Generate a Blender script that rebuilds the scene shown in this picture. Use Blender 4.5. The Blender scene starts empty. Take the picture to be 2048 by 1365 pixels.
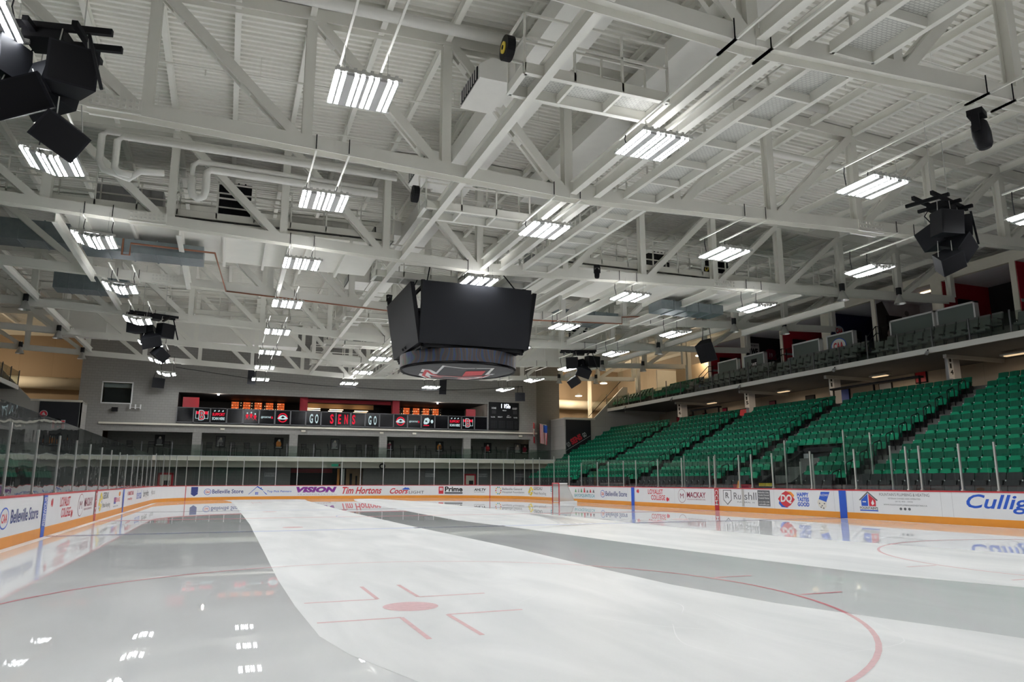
import bpy, bmesh, math, random
from mathutils import Vector, Matrix
random.seed(7)
PI = math.pi
scene = bpy.context.scene
col = scene.collection

# ------------------------------------------------------------------ camera, world, exposure
CAM = Vector((-8.6907, -29.2742, 1.3378))
YAW, PITCH, FPX = 0.367, 0.1887, 1470.3
cd = bpy.data.cameras.new('camera')
cd.sensor_width = 36.0
cd.lens = FPX / 2048 * 36.0
cd.clip_start = 0.05
cd.clip_end = 300
cam = bpy.data.objects.new('camera', cd)
col.objects.link(cam)
fw = Vector((math.sin(YAW) * math.cos(PITCH), math.cos(YAW) * math.cos(PITCH), math.sin(PITCH)))
rt = Vector((math.cos(YAW), -math.sin(YAW), 0))
up = rt.cross(fw)
m = Matrix((rt, up, -fw)).transposed().to_4x4()
m.translation = CAM
cam.matrix_world = m
scene.camera = cam
world = bpy.data.worlds.new('world')
scene.world = world
world.use_nodes = True
world.node_tree.nodes['Background'].inputs[0].default_value = (0.9, 0.95, 1, 1)
world.node_tree.nodes['Background'].inputs[1].default_value = 0.02
scene.view_settings.view_transform = 'Standard'
scene.view_settings.look = 'None'
scene.view_settings.gamma = 1
scene.view_settings.exposure = 1.08
TUBE = 26.0          # radiance of the fixtures' lamps
scene.cycles.max_bounces = 10
scene.cycles.diffuse_bounces = 5
scene.cycles.glossy_bounces = 5
scene.cycles.transparent_max_bounces = 24
scene.cycles.transmission_bounces = 6
scene.cycles.caustics_reflective = False
scene.cycles.caustics_refractive = False
scene.cycles.sample_clamp_indirect = 4
scene.cycles.use_denoising = True

# ------------------------------------------------------------------ helpers
def mat(name, c, rough=0.6, metal=0.0, spec=0.5, noise=0.0, nscale=3.0, bump=0.0, bscale=40.0, emit=None, estr=0.0, coat=0.0):
    m = bpy.data.materials.new(name)
    m.use_nodes = True
    nt = m.node_tree
    b = nt.nodes['Principled BSDF']
    b.inputs['Base Color'].default_value = (c[0], c[1], c[2], 1)
    b.inputs['Roughness'].default_value = rough
    b.inputs['Metallic'].default_value = metal
    b.inputs['Specular IOR Level'].default_value = spec
    b.inputs['Coat Weight'].default_value = coat
    if emit:
        b.inputs['Emission Color'].default_value = (*emit, 1)
        b.inputs['Emission Strength'].default_value = estr
    if noise or bump:
        tc = nt.nodes.new('ShaderNodeTexCoord')
        if noise:
            n = nt.nodes.new('ShaderNodeTexNoise')
            n.inputs['Scale'].default_value = nscale
            n.inputs['Detail'].default_value = 4
            nt.links.new(tc.outputs['Object'], n.inputs['Vector'])
            mx = nt.nodes.new('ShaderNodeMix')
            mx.data_type = 'RGBA'
            mx.inputs['A'].default_value = (c[0] * (1 - noise), c[1] * (1 - noise), c[2] * (1 - noise), 1)
            mx.inputs['B'].default_value = (min(1, c[0] * (1 + noise)), min(1, c[1] * (1 + noise)), min(1, c[2] * (1 + noise)), 1)
            nt.links.new(n.outputs['Fac'], mx.inputs['Factor'])
            nt.links.new(mx.outputs['Result'], b.inputs['Base Color'])
        if bump:
            n2 = nt.nodes.new('ShaderNodeTexNoise')
            n2.inputs['Scale'].default_value = bscale
            nt.links.new(tc.outputs['Object'], n2.inputs['Vector'])
            bp = nt.nodes.new('ShaderNodeBump')
            bp.inputs['Strength'].default_value = bump
            bp.inputs['Distance'].default_value = 0.02
            nt.links.new(n2.outputs['Fac'], bp.inputs['Height'])
            nt.links.new(bp.outputs['Normal'], b.inputs['Normal'])
    return m

def block_mat(name, c, mortar, bw=0.4, bh=0.2, axis='XZ', rough=0.7):
    m = mat(name, c, rough)
    nt = m.node_tree
    b = nt.nodes['Principled BSDF']
    geo = nt.nodes.new('ShaderNodeNewGeometry')
    sep = nt.nodes.new('ShaderNodeSeparateXYZ')
    cmb = nt.nodes.new('ShaderNodeCombineXYZ')
    nt.links.new(geo.outputs['Position'], sep.inputs[0])
    nt.links.new(sep.outputs['X' if axis[0] == 'X' else 'Y'], cmb.inputs[0])
    nt.links.new(sep.outputs['Z'], cmb.inputs[1])
    br = nt.nodes.new('ShaderNodeTexBrick')
    br.inputs['Scale'].default_value = 1
    br.inputs['Brick Width'].default_value = bw
    br.inputs['Row Height'].default_value = bh
    br.inputs['Mortar Size'].default_value = 0.012
    br.inputs['Mortar Smooth'].default_value = 0.4
    br.inputs['Color1'].default_value = (*c, 1)
    br.inputs['Color2'].default_value = (*[v * 0.93 for v in c], 1)
    br.inputs['Mortar'].default_value = (*mortar, 1)
    nt.links.new(cmb.outputs[0], br.inputs['Vector'])
    nt.links.new(br.outputs['Color'], b.inputs['Base Color'])
    return m

def emis(name, c, s):
    m = bpy.data.materials.new(name)
    m.use_nodes = True
    nt = m.node_tree
    nt.nodes.clear()
    e = nt.nodes.new('ShaderNodeEmission')
    e.inputs[0].default_value = (*c, 1)
    e.inputs[1].default_value = s
    o = nt.nodes.new('ShaderNodeOutputMaterial')
    nt.links.new(e.outputs[0], o.inputs[0])
    return m

def glass_mat(name, tint, ior=1.5, rough=0.0, wave=0.0, haze=0.0):
    m = bpy.data.materials.new(name)
    m.use_nodes = True
    nt = m.node_tree
    nt.nodes.clear()
    o = nt.nodes.new('ShaderNodeOutputMaterial')
    tr = nt.nodes.new('ShaderNodeBsdfTransparent')
    tr.inputs[0].default_value = (*tint, 1)
    gl = nt.nodes.new('ShaderNodeBsdfGlossy')
    gl.inputs['Roughness'].default_value = rough
    fr = nt.nodes.new('ShaderNodeFresnel')
    fr.inputs[0].default_value = ior
    mx = nt.nodes.new('ShaderNodeMixShader')
    nt.links.new(fr.outputs[0], mx.inputs[0])
    # same index on both faces of the sheet
    ge = nt.nodes.new('ShaderNodeNewGeometry')
    mi = nt.nodes.new('ShaderNodeMix')
    mi.inputs['A'].default_value = ior
    mi.inputs['B'].default_value = 1 / ior
    nt.links.new(ge.outputs['Backfacing'], mi.inputs['Factor'])
    nt.links.new(mi.outputs['Result'], fr.inputs[0])
    last = tr
    if haze:
        df = nt.nodes.new('ShaderNodeBsdfDiffuse')
        df.inputs[0].default_value = (0.8, 0.82, 0.82, 1)
        mh = nt.nodes.new('ShaderNodeMixShader')
        mh.inputs[0].default_value = haze
        nt.links.new(tr.outputs[0], mh.inputs[1])
        nt.links.new(df.outputs[0], mh.inputs[2])
        last = mh
    nt.links.new(last.outputs[0], mx.inputs[1])
    nt.links.new(gl.outputs[0], mx.inputs[2])
    if wave:
        tc = nt.nodes.new('ShaderNodeTexCoord')
        n = nt.nodes.new('ShaderNodeTexNoise')
        n.inputs['Scale'].default_value = 0.8
        nt.links.new(tc.outputs['Object'], n.inputs['Vector'])
        bp = nt.nodes.new('ShaderNodeBump')
        bp.inputs['Strength'].default_value = wave
        bp.inputs['Distance'].default_value = 0.05
        nt.links.new(n.outputs['Fac'], bp.inputs['Height'])
        nt.links.new(bp.outputs['Normal'], gl.inputs['Normal'])
    nt.links.new(mx.outputs[0], o.inputs[0])
    return m

class MB:
    def __init__(s):
        s.v, s.f, s.mi, s.mats = [], [], [], []
    def _m(s, mt):
        if mt not in s.mats:
            s.mats.append(mt)
        return s.mats.index(mt)
    def add(s, vs, fs, mt):
        o = len(s.v)
        s.v += [tuple(v) for v in vs]
        k = s._m(mt)
        for f in fs:
            s.f.append([i + o for i in f])
            s.mi.append(k)
        return s
    def box(s, c, d, mt, M=None):
        x, y, z = d[0] / 2, d[1] / 2, d[2] / 2
        vs = [Vector((i * x, j * y, k * z)) for i in (-1, 1) for j in (-1, 1) for k in (-1, 1)]
        if M is not None:
            vs = [M @ v for v in vs]
        vs = [v + Vector(c) for v in vs]
        return s.add(vs, [(0, 1, 3, 2), (4, 6, 7, 5), (0, 4, 5, 1), (2, 3, 7, 6), (0, 2, 6, 4), (1, 5, 7, 3)], mt)
    def bx(s, x0, x1, y0, y1, z0, z1, mt):
        return s.box(((x0 + x1) / 2, (y0 + y1) / 2, (z0 + z1) / 2), (abs(x1 - x0), abs(y1 - y0), abs(z1 - z0)), mt)
    def frame(s, p0, p1, upv=(0, 0, 1)):
        p0, p1 = Vector(p0), Vector(p1)
        d = p1 - p0
        L = d.length
        d.normalize()
        u = Vector(upv)
        if abs(d.dot(u)) > 0.99:
            u = Vector((0, 1, 0))
        sd = d.cross(u).normalized()
        u = sd.cross(d).normalized()
        return p0, d, sd, u, L
    def bar(s, p0, p1, w, h, mt, upv=(0, 0, 1)):
        p0, d, sd, u, L = s.frame(p0, p1, upv)
        vs = [p0 + d * a + sd * b + u * c for a in (0, L) for b in (-w / 2, w / 2) for c in (-h / 2, h / 2)]
        return s.add(vs, [(0, 1, 3, 2), (4, 6, 7, 5), (0, 4, 5, 1), (2, 3, 7, 6), (0, 2, 6, 4), (1, 5, 7, 3)], mt)
    def hsec(s, p0, p1, fl, dp, t, mt, upv=(0, 0, 1)):
        """H section: two flange plates of height fl, dp apart (along side), joined by a web."""
        p0, d, sd, u, L = s.frame(p0, p1, upv)
        p1 = p0 + d * L
        for q in (-1, 1):
            o = sd * (q * (dp - t) / 2)
            s.bar(p0 + o, p1 + o, t, fl, mt, u)
        s.bar(p0, p1, dp - 2 * t, t, mt, u)
        return s
    def isec(s, p0, p1, fl, dp, t, mt, upv=(0, 0, 1)):
        """I section: flanges top and bottom of width fl, depth dp."""
        p0, d, sd, u, L = s.frame(p0, p1, upv)
        p1 = p0 + d * L
        for q in (-1, 1):
            o = u * (q * (dp - t) / 2)
            s.bar(p0 + o, p1 + o, fl, t, mt, u)
        s.bar(p0, p1, t, dp - 2 * t, mt, u)
        return s
    def tube(s, pts, r, mt, n=8, cap=True, closed=False):
        pts = [Vector(p) for p in pts]
        o = len(s.v)
        k = s._m(mt)
        N = len(pts)
        ref = None
        for i, p in enumerate(pts):
            a = pts[i - 1] if (i > 0 or closed) else p
            b = pts[(i + 1) % N] if (i < N - 1 or closed) else p
            d = (b - a).normalized()
            if ref is None or abs(ref.dot(d)) > 0.98:
                ref = Vector((0, 0, 1)) if abs(d.z) < 0.9 else Vector((0, 1, 0))
            x = d.cross(ref).normalized()
            y = d.cross(x).normalized()
            rr = r[i] if isinstance(r, (list, tuple)) else r
            for j in range(n):
                q = 2 * PI * j / n
                s.v.append(tuple(p + x * (rr * math.cos(q)) + y * (rr * math.sin(q))))
        for i in range(N if closed else N - 1):
            for j in range(n):
                a = o + i * n + j
                b = o + i * n + (j + 1) % n
                c = o + ((i + 1) % N) * n + (j + 1) % n
                e = o + ((i + 1) % N) * n + j
                s.f.append([a, e, c, b])
                s.mi.append(k)
        if cap and not closed:
            s.f.append([o + j for j in range(n)])
            s.mi.append(k)
            s.f.append([o + (N - 1) * n + j for j in reversed(range(n))])
            s.mi.append(k)
        return s
    def prism(s, poly, ax, a0, a1, mt):
        """extrude a closed 2-D polygon along axis ax ('X','Y','Z')."""
        n = len(poly)
        def P(p, a):
            return {'X': (a, p[0], p[1]), 'Y': (p[0], a, p[1]), 'Z': (p[0], p[1], a)}[ax]
        vs = [P(p, a0) for p in poly] + [P(p, a1) for p in poly]
        fs = [list(range(n)), list(reversed(range(n, 2 * n)))] + [(i, i + n, (i + 1) % n + n, (i + 1) % n) for i in range(n)]
        return s.add(vs, fs, mt)
    def quad(s, a, b, c, d, mt):
        return s.add([a, b, c, d], [(0, 1, 2, 3)], mt)
    def build(s, name, parent=None, smooth=False, loc=None):
        me = bpy.data.meshes.new(name)
        org = Vector(loc) if loc is not None else None
        vs = s.v if org is None else [tuple(Vector(v) - org) for v in s.v]
        me.from_pydata(vs, [], s.f)
        for mt in s.mats:
            me.materials.append(mt)
        me.polygons.foreach_set('material_index', s.mi)
        bm = bmesh.new()
        bm.from_mesh(me)
        bmesh.ops.recalc_face_normals(bm, faces=bm.faces)
        # open sheets face the inside of the hall
        po = org if org is not None else (parent.location if parent is not None else Vector((0, 0, 0)))
        ctr = Vector((0, -6, 3)) - po
        if any(e.is_boundary for e in bm.edges):
            fl_ = [f for f in bm.faces if all(e.is_boundary for e in f.edges) or len(bm.faces) > 1 and any(e.is_boundary for e in f.edges)]
            bad = [f for f in fl_ if f.normal.dot(ctr - f.calc_center_median()) < 0]
            if name in ('floor_ice', 'ceiling_deck'):
                up_ = 1 if name == 'floor_ice' else -1
                bad = [f for f in bm.faces if f.normal.z * up_ < 0]
            if bad:
                bmesh.ops.reverse_faces(bm, faces=bad)
        bm.to_mesh(me)
        bm.free()
        if smooth:
            me.polygons.foreach_set('use_smooth', [True] * len(me.polygons))
        me.update()
        o = bpy.data.objects.new(name, me)
        col.objects.link(o)
        if org is not None:
            o.location = org
        if parent is not None:
            o.parent = parent
        return o

def tag(o, label, cat, group=None, kind=None):
    o['label'] = label
    o['category'] = cat
    if group:
        o['group'] = group
    if kind:
        o['kind'] = kind
    return o

def empty(name, loc, label, cat, group=None, rz=0.0):
    o = bpy.data.objects.new(name, None)
    col.objects.link(o)
    o.location = loc
    o.rotation_euler.z = rz
    o.empty_display_size = 0.2
    tag(o, label, cat, group)
    return o

def struct(mb, name, label=None):
    o = mb.build(name)
    o['kind'] = 'structure'
    if label:
        o['label'] = label
    return o

def dup(root, loc=None, rz=None, label=None, group=None, rot=None):
    c = root.copy()
    col.objects.link(c)
    if loc is not None:
        c.location = loc
    if rz is not None:
        c.rotation_euler.z = rz
    if rot is not None:
        c.rotation_euler = rot
    if label:
        c['label'] = label
    if group:
        c['group'] = group
    for ch in KIDS.get(root.name, ()):
        d = ch.copy()
        col.objects.link(d)
        d.parent = c
        for g in KIDS.get(ch.name, ()):
            e = g.copy()
            col.objects.link(e)
            e.parent = d
    return c
KIDS = {}
def reg(root):
    def go(o):
        KIDS[o.name] = [x for x in bpy.data.objects if x.parent == o]
        for k in KIDS[o.name]:
            go(k)
    go(root)
    return root

ORD = 'first second third fourth fifth sixth seventh eighth ninth tenth eleventh twelfth thirteenth fourteenth fifteenth sixteenth seventeenth eighteenth nineteenth twentieth'.split()
TENS = {2: 'twenty', 3: 'thirty', 4: 'forty', 5: 'fifty', 6: 'sixty', 7: 'seventy', 8: 'eighty', 9: 'ninety'}
def ordw(i):
    """i counts from 0"""
    n = i + 1
    if n <= 20:
        return ORD[n - 1]
    t, u = divmod(n, 10)
    return TENS[t] + ('ieth'[0:0] if u else '') + ('-' + ORD[u - 1] if u else '') if u else TENS[t][:-1] + 'ieth'

_fc = {}
def glyphs(txt, bold=0.0, shear=0.0, space=1.0):
    """text as (verts2d, faces), left-bottom at 0,0 , cap height 1"""
    key = (txt, bold, shear, space)
    if key in _fc:
        return _fc[key]
    cu = bpy.data.curves.new('t', 'FONT')
    cu.body = txt
    cu.size = 1.0
    cu.offset = bold
    cu.shear = shear
    cu.space_character = space
    cu.resolution_u = 3
    cu.space_line = 0.9
    cu.align_x = 'LEFT'
    ob = bpy.data.objects.new('t', cu)
    col.objects.link(ob)
    dg = bpy.context.evaluated_depsgraph_get()
    me = bpy.data.meshes.new_from_object(ob.evaluated_get(dg))
    vs = [(v.co.x, v.co.y) for v in me.vertices]
    fs = [list(p.vertices) for p in me.polygons]
    bpy.data.objects.remove(ob)
    bpy.data.curves.remove(cu)
    bpy.data.meshes.remove(me)
    if not vs:
        vs = [(0, 0)]
    x0 = min(v[0] for v in vs); x1 = max(v[0] for v in vs)
    y0 = min(v[1] for v in vs); y1 = max(v[1] for v in vs)
    r = ([((v[0] - x0) / max(x1 - x0, 1e-6), (v[1] - y0) / max(y1 - y0, 1e-6)) for v in vs], fs)
    _fc[key] = r
    return r

def text_uv(mb, txt, u0, u1, v0, v1, fn, mt, bold=0.02, shear=0.0, space=1.0, d=0.004):
    """fit text into rectangle u0..u1,v0..v1; fn(u,v,d)->world point"""
    vs, fs = glyphs(txt, bold, shear, space)
    mb.add([fn(u0 + (u1 - u0) * a, v0 + (v1 - v0) * b, d) for a, b in vs], fs, mt)
def rect_uv(mb, u0, u1, v0, v1, fn, mt, d=0.002, n=1):
    vs, fs = [], []
    for i in range(n + 1):
        u = u0 + (u1 - u0) * i / n
        vs += [fn(u, v0, d), fn(u, v1, d)]
    for i in range(n):
        fs.append((2 * i, 2 * i + 2, 2 * i + 3, 2 * i + 1))
    mb.add(vs, fs, mt)
def poly_uv(mb, pts, fn, mt, d=0.003):
    mb.add([fn(u, v, d) for u, v in pts], [list(range(len(pts)))], mt)
def ell_uv(mb, cu, cv, ru, rv, fn, mt, d=0.003, n=20):
    poly_uv(mb, [(cu + ru * math.cos(2 * PI * i / n), cv + rv * math.sin(2 * PI * i / n)) for i in range(n)], fn, mt, d)

# ------------------------------------------------------------------ materials
M = {}
M['steel'] = mat('white_painted_steel', (0.86, 0.85, 0.79), 0.45, noise=0.05, nscale=2)
M['deck'] = mat('white_roof_deck', (0.86, 0.85, 0.79), 0.6, noise=0.06, nscale=1.5)
M['duct'] = mat('white_duct_paint', (0.84, 0.83, 0.79), 0.5, noise=0.04)
M['galv'] = mat('galvanised_sheet', (0.25, 0.29, 0.31), 0.4, metal=0.6, noise=0.2, nscale=4)
M['bolt'] = mat('painted_bolts', (0.78, 0.77, 0.72), 0.4)
M['grey_block'] = block_mat('grey_block_wall', (0.30, 0.29, 0.275), (0.22, 0.213, 0.20))
M['dark_block'] = block_mat('dark_grey_block', (0.17, 0.17, 0.163), (0.13, 0.13, 0.125))
M['pale_block'] = block_mat('pale_block_wall', (0.50, 0.49, 0.455), (0.40, 0.39, 0.36), 2.4, 0.9)
M['pale_side'] = block_mat('pale_panel_side', (0.50, 0.48, 0.45), (0.36, 0.35, 0.33), 2.5, 0.9, 'YZ')
M['tan'] = mat('tan_wall', (0.38, 0.29, 0.19), 0.7, noise=0.06, nscale=1)
M['tan_panel'] = block_mat('tan_panel_wall', (0.40, 0.32, 0.24), (0.25, 0.2, 0.15), 1.5, 30)
M['cream'] = mat('cream_paint', (0.74, 0.70, 0.60), 0.6, noise=0.04)
M['concrete'] = mat('grey_concrete', (0.16, 0.155, 0.15), 0.85, noise=0.15, nscale=4)
M['floor'] = mat('concrete_floor', (0.12, 0.12, 0.12), 0.8, noise=0.15, nscale=2)
M['green'] = mat('lit_green_plastic', (0.002, 0.25, 0.125), 0.55, spec=0.15, noise=0.12, nscale=6)
M['green_shaded'] = mat('shaded_green_plastic', (0.001, 0.095, 0.052), 0.55, spec=0.15, noise=0.15, nscale=6)  # seat backs, darkened in colour where less light falls than on the pans
M['charcoal'] = mat('charcoal_plastic', (0.035, 0.036, 0.038), 0.6, spec=0.2)
M['grey_seat'] = mat('grey_seat_vinyl', (0.17, 0.18, 0.175), 0.6, noise=0.1)
M['black'] = mat('black_paint', (0.010, 0.010, 0.012), 0.6, spec=0.2)
M['black_gloss'] = mat('black_plastic_sheen', (0.006, 0.006, 0.008), 0.12, spec=0.3)
M['screen'] = mat('dark_led_face', (0.016, 0.017, 0.021), 0.6, spec=0.22, bump=0.1, bscale=120)
M['speaker'] = mat('speaker_cabinet', (0.014, 0.015, 0.019), 0.6, spec=0.25)
M['white'] = mat('white_plastic', (0.78, 0.78, 0.78), 0.35, noise=0.02)
M['board'] = mat('dasher_white', (0.80, 0.805, 0.82), 0.32, noise=0.03, nscale=2)
M['kick'] = mat('kick_plate_orange', (0.78, 0.30, 0.03), 0.4, noise=0.06, nscale=3)
M['red'] = mat('red_cap', (0.50, 0.03, 0.04), 0.4)
M['redp'] = mat('red_print', (0.62, 0.03, 0.05), 0.4)
M['redwall'] = mat('red_wall', (0.40, 0.016, 0.03), 0.6, noise=0.08)
M['bluep'] = mat('blue_print', (0.02, 0.10, 0.55), 0.4)
M['navy'] = mat('navy_print', (0.03, 0.05, 0.22), 0.4)
M['navywall'] = mat('navy_wall', (0.012, 0.016, 0.07), 0.6)
M['blackwall'] = mat('black_wall', (0.012, 0.013, 0.018), 0.6)
M['greyp'] = mat('grey_print', (0.13, 0.13, 0.14), 0.4)
M['greylt'] = mat('light_grey_print', (0.42, 0.42, 0.43), 0.4)
M['purple'] = mat('purple_print', (0.22, 0.02, 0.28), 0.4)
M['maroon'] = mat('maroon_print', (0.28, 0.02, 0.06), 0.4)
M['yellow'] = mat('yellow_print', (0.80, 0.62, 0.05), 0.4)
M['teal'] = mat('teal_print', (0.10, 0.42, 0.50), 0.4)
M['greenp'] = mat('green_print', (0.10, 0.35, 0.15), 0.4)
M['orangep'] = mat('orange_print', (0.85, 0.30, 0.04), 0.4)
M['alu'] = mat('aluminium', (0.62, 0.62, 0.60), 0.35, metal=0.7)
M['frosted'] = mat('frosted_panel', (0.13, 0.16, 0.15), 0.35)
M['snowmural'] = mat('grey_mural', (0.38, 0.38, 0.42), 0.7, noise=0.6, nscale=0.9)
M['tile'] = block_mat('ceiling_tile', (0.75, 0.72, 0.73), (0.6, 0.58, 0.58), 0.6, 0.6)
M['copper'] = mat('copper_pipe', (0.33, 0.13, 0.07), 0.5)
M['wood'] = mat('warm_wood_slats', (0.55, 0.36, 0.18), 0.6)
M['chalk'] = mat('dull_white_letters', (0.55, 0.56, 0.56), 0.5)
M['cup'] = mat('cream_print', (0.74, 0.70, 0.62), 0.5)
M['glass'] = glass_mat('rink_glass', (0.90, 0.93, 0.92), 1.45)
M['glass_side'] = glass_mat('rink_glass_wavy', (0.62, 0.65, 0.645), 1.62, wave=0.22, haze=0.02)
M['glass_rail'] = glass_mat('balcony_glass', (0.84, 0.88, 0.86), 1.45)
M['tube'] = emis('lamp_tube', (0.96, 0.98, 1.0), TUBE)
M['alu_white'] = mat('lamp_housing_white', (0.62, 0.62, 0.62), 0.5)
M['uplight'] = emis('added_uplight', (0.98, 0.98, 1.0), 5)  # glow added on top of the housings to brighten the roof
M['warm'] = emis('warm_lamp', (1.0, 0.72, 0.45), 2.2)
M['warmglow'] = emis('warm_glow', (0.9, 0.16, 0.04), .38)
M['bottle_glow'] = emis('lit_bottle', (1.0, .7, .4), .5)
M['coollamp'] = emis('cool_lamp', (0.85, 0.85, 1.0), 14)
M['ledwhite'] = emis('led_white', (0.62, 0.80, 0.82), 0.42)
M['ledred'] = emis('led_red', (0.80, 0.02, 0.05), 0.45)
M['ledclock'] = emis('led_clock', (0.75, 0.85, 1.0), 2.2)
M['exit'] = emis('exit_green', (0.05, 0.40, 0.25), 0.16)

def ice_mat(name, c0, c1, r0, r1, spec):
    m = mat(name, c0, r0, spec=spec)
    nt = m.node_tree
    b = nt.nodes['Principled BSDF']
    b.inputs['IOR'].default_value = 1.33
    geo = nt.nodes.new('ShaderNodeNewGeometry')
    mp = nt.nodes.new('ShaderNodeMapping')
    mp.inputs['Scale'].default_value = (0.9, 0.25, 1)
    nt.links.new(geo.outputs['Position'], mp.inputs[0])
    n = nt.nodes.new('ShaderNodeTexNoise')
    n.inputs['Scale'].default_value = 1.3
    n.inputs['Detail'].default_value = 9
    n.inputs['Distortion'].default_value = 0.6
    nt.links.new(mp.outputs[0], n.inputs['Vector'])
    ramp = nt.nodes.new('ShaderNodeMapRange')
    ramp.inputs['From Min'].default_value = 0.35
    ramp.inputs['From Max'].default_value = 0.68
    nt.links.new(n.outputs['Fac'], ramp.inputs['Value'])
    mx = nt.nodes.new('ShaderNodeMix')
    mx.data_type = 'RGBA'
    mx.inputs['A'].default_value = (*c0, 1)
    mx.inputs['B'].default_value = (*c1, 1)
    nt.links.new(ramp.outputs[0], mx.inputs['Factor'])
    nt.links.new(mx.outputs['Result'], b.inputs['Base Color'])
    mr = nt.nodes.new('ShaderNodeMapRange')
    mr.inputs['To Min'].default_value = r0
    mr.inputs['To Max'].default_value = r1
    nt.links.new(n.outputs['Fac'], mr.inputs['Value'])
    nt.links.new(mr.outputs[0], b.inputs['Roughness'])
    # fine skate scratches as bump
    n2 = nt.nodes.new('ShaderNodeTexNoise')
    n2.inputs['Scale'].default_value = 9
    n2.inputs['Detail'].default_value = 3
    mp2 = nt.nodes.new('ShaderNodeMapping')
    mp2.inputs['Scale'].default_value = (0.4, 2.2, 1)
    mp2.inputs['Rotation'].default_value = (0, 0, 0.15)
    nt.links.new(geo.outputs['Position'], mp2.inputs[0])
    nt.links.new(mp2.outputs[0], n2.inputs['Vector'])
    bp = nt.nodes.new('ShaderNodeBump')
    bp.inputs['Strength'].default_value = 0.003 if r0 < 0.1 else 0.12
    bp.inputs['Distance'].default_value = 0.01
    nt.links.new(n2.outputs['Fac'], bp.inputs['Height'])
    nt.links.new(bp.outputs['Normal'], b.inputs['Normal'])
    return m
M['ice_wet'] = ice_mat('wet_ice', (0.84, 0.85, 0.85), (0.90, 0.91, 0.91), 0.004, 0.02, 0.30)
M['ice_dry'] = ice_mat('snowy_dry_ice', (0.76, 0.77, 0.765), (0.90, 0.90, 0.89), 0.38, 0.5, 0.35)
M['line_red'] = mat('red_line_under_ice', (0.66, 0.22, 0.26), 0.3, spec=0.15, noise=0.25, nscale=14)
M['line_red_pale'] = mat('red_line_under_snow', (0.76, 0.50, 0.51), 0.45, noise=0.2, nscale=14)
M['line_blue_pale'] = mat('blue_line_under_snow', (0.58, 0.62, 0.78), 0.45)
M['line_blue'] = mat('blue_line_under_ice', (0.22, 0.26, 0.52), 0.15, noise=0.2, nscale=10)

# ------------------------------------------------------------------ rink path
W, FY, RC, Y0 = 12.77, 30.48, 8.53, -22.0
L1 = FY - RC - Y0
LA = PI / 2 * RC
L2 = 2 * (W - RC)
def path(s):
    if s < L1:
        return Vector((-W, Y0 + s, 0)), Vector((1, 0, 0))
    s -= L1
    if s < LA:
        a = PI - s / RC
        n = Vector((math.cos(a), math.sin(a), 0))
        return Vector((-W + RC, FY - RC, 0)) + n * RC, -n
    s -= LA
    if s < L2:
        return Vector((-W + RC + s, FY, 0)), Vector((0, -1, 0))
    s -= L2
    if s < LA:
        a = PI / 2 - s / RC
        n = Vector((math.cos(a), math.sin(a), 0))
        return Vector((W - RC, FY - RC, 0)) + n * RC, -n
    s -= LA
    return Vector((W, FY - RC - s, 0)), Vector((-1, 0, 0))
STOT = L1 + LA + L2 + LA + (FY - RC - Y0)
def bfn(u, v, d):
    p, n = path(u)
    return p + n * d + Vector((0, 0, v))
def srange(a, b, straight=4.0, curve=0.45):
    out = [a]
    ks = [L1, L1 + LA, L1 + LA + L2, L1 + 2 * LA + L2]
    s = a
    while s < b - 1e-6:
        inc = (L1 <= s < L1 + LA) or (L1 + LA + L2 <= s < L1 + 2 * LA + L2)
        nx = s + (curve if inc else straight)
        for k in ks:
            if s < k - 1e-6 < nx:
                nx = min(nx, k)
        s = min(nx, b)
        out.append(s)
    return out
def sweep(mb, prof, s0, s1, mt):
    """closed profile [(d,z)] swept along the boards"""
    ss = srange(s0, s1)
    n = len(prof)
    vs, fs = [], []
    for s in ss:
        vs += [bfn(s, z, d) for d, z in prof]
    for i in range(len(ss) - 1):
        for j in range(n):
            a = i * n + j
            b = i * n + (j + 1) % n
            fs.append((a, b, b + n, a + n))
    fs.append(list(range(n)))
    fs.append(list(reversed(range(len(vs) - n, len(vs)))))
    mb.add(vs, fs, mt)

# ------------------------------------------------------------------ floor, ice
fl = MB()
fl.bx(-34, 34, -38, 46, -0.30, -0.06, M['floor'])
struct(fl, 'floor')
ice = MB()
ring = [path(s)[0] for s in srange(0, STOT)]
ring += [Vector((W, -27, 0)), Vector((W - RC, -30.48, 0)), Vector((-W + RC, -30.48, 0)), Vector((-W, -27, 0))]
ice.add([(p.x, p.y, 0) for p in ring], [list(range(len(ring)))], M['ice_wet'])
def strip(pl, pr, z, mt):
    pts = pl + pr[::-1]
    vs = [(x, y, z) for x, y in pl] + [(x, y, z) for x, y in pr]
    n = len(pl)
    ice.add(vs, [(i, i + 1, n + i + 1, n + i) for i in range(n - 1)], mt)
ys = [-30, -25.5, -24.2, -23.1, -22.3, -20.6, -18.2, -14.4, -8, -4.1, 2, 6.1, 14, 20, 24.4, 28.4, 29.6]
xl = [-6.2, -7.2, -7.33, -7.68, -7.82, -7.88, -7.91, -7.89, -7.87, -7.85, -7.9, -7.95, -8.0, -8.1, -8.2, -8.6, -8.9]
xr = [-1.2, -1.9, -2.24, -2.6, -2.85, -3.1, -3.12, -3.07, -3.25, -3.32, -3.4, -3.42, -3.35, -3.25, -3.2, -3.0, -3.4]
strip(list(zip(xl, ys)), list(zip(xr, ys)), 0.0016, M['ice_dry'])
xl2 = [3.2, 2.2, 1.5, 1.2, 0.9, 0.3, 0.0, -0.3, -0.65, -1.05, -0.9, -0.75, -0.5, -0.3, 0.0, 0.6, 1.2]
xr2 = [7.4, 6.9, 6.6, 6.3, 6.1, 5.6, 5.1, 4.3, 3.8, 3.95, 3.85, 3.8, 3.75, 3.6, 3.2, 2.6, 2.2]
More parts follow.
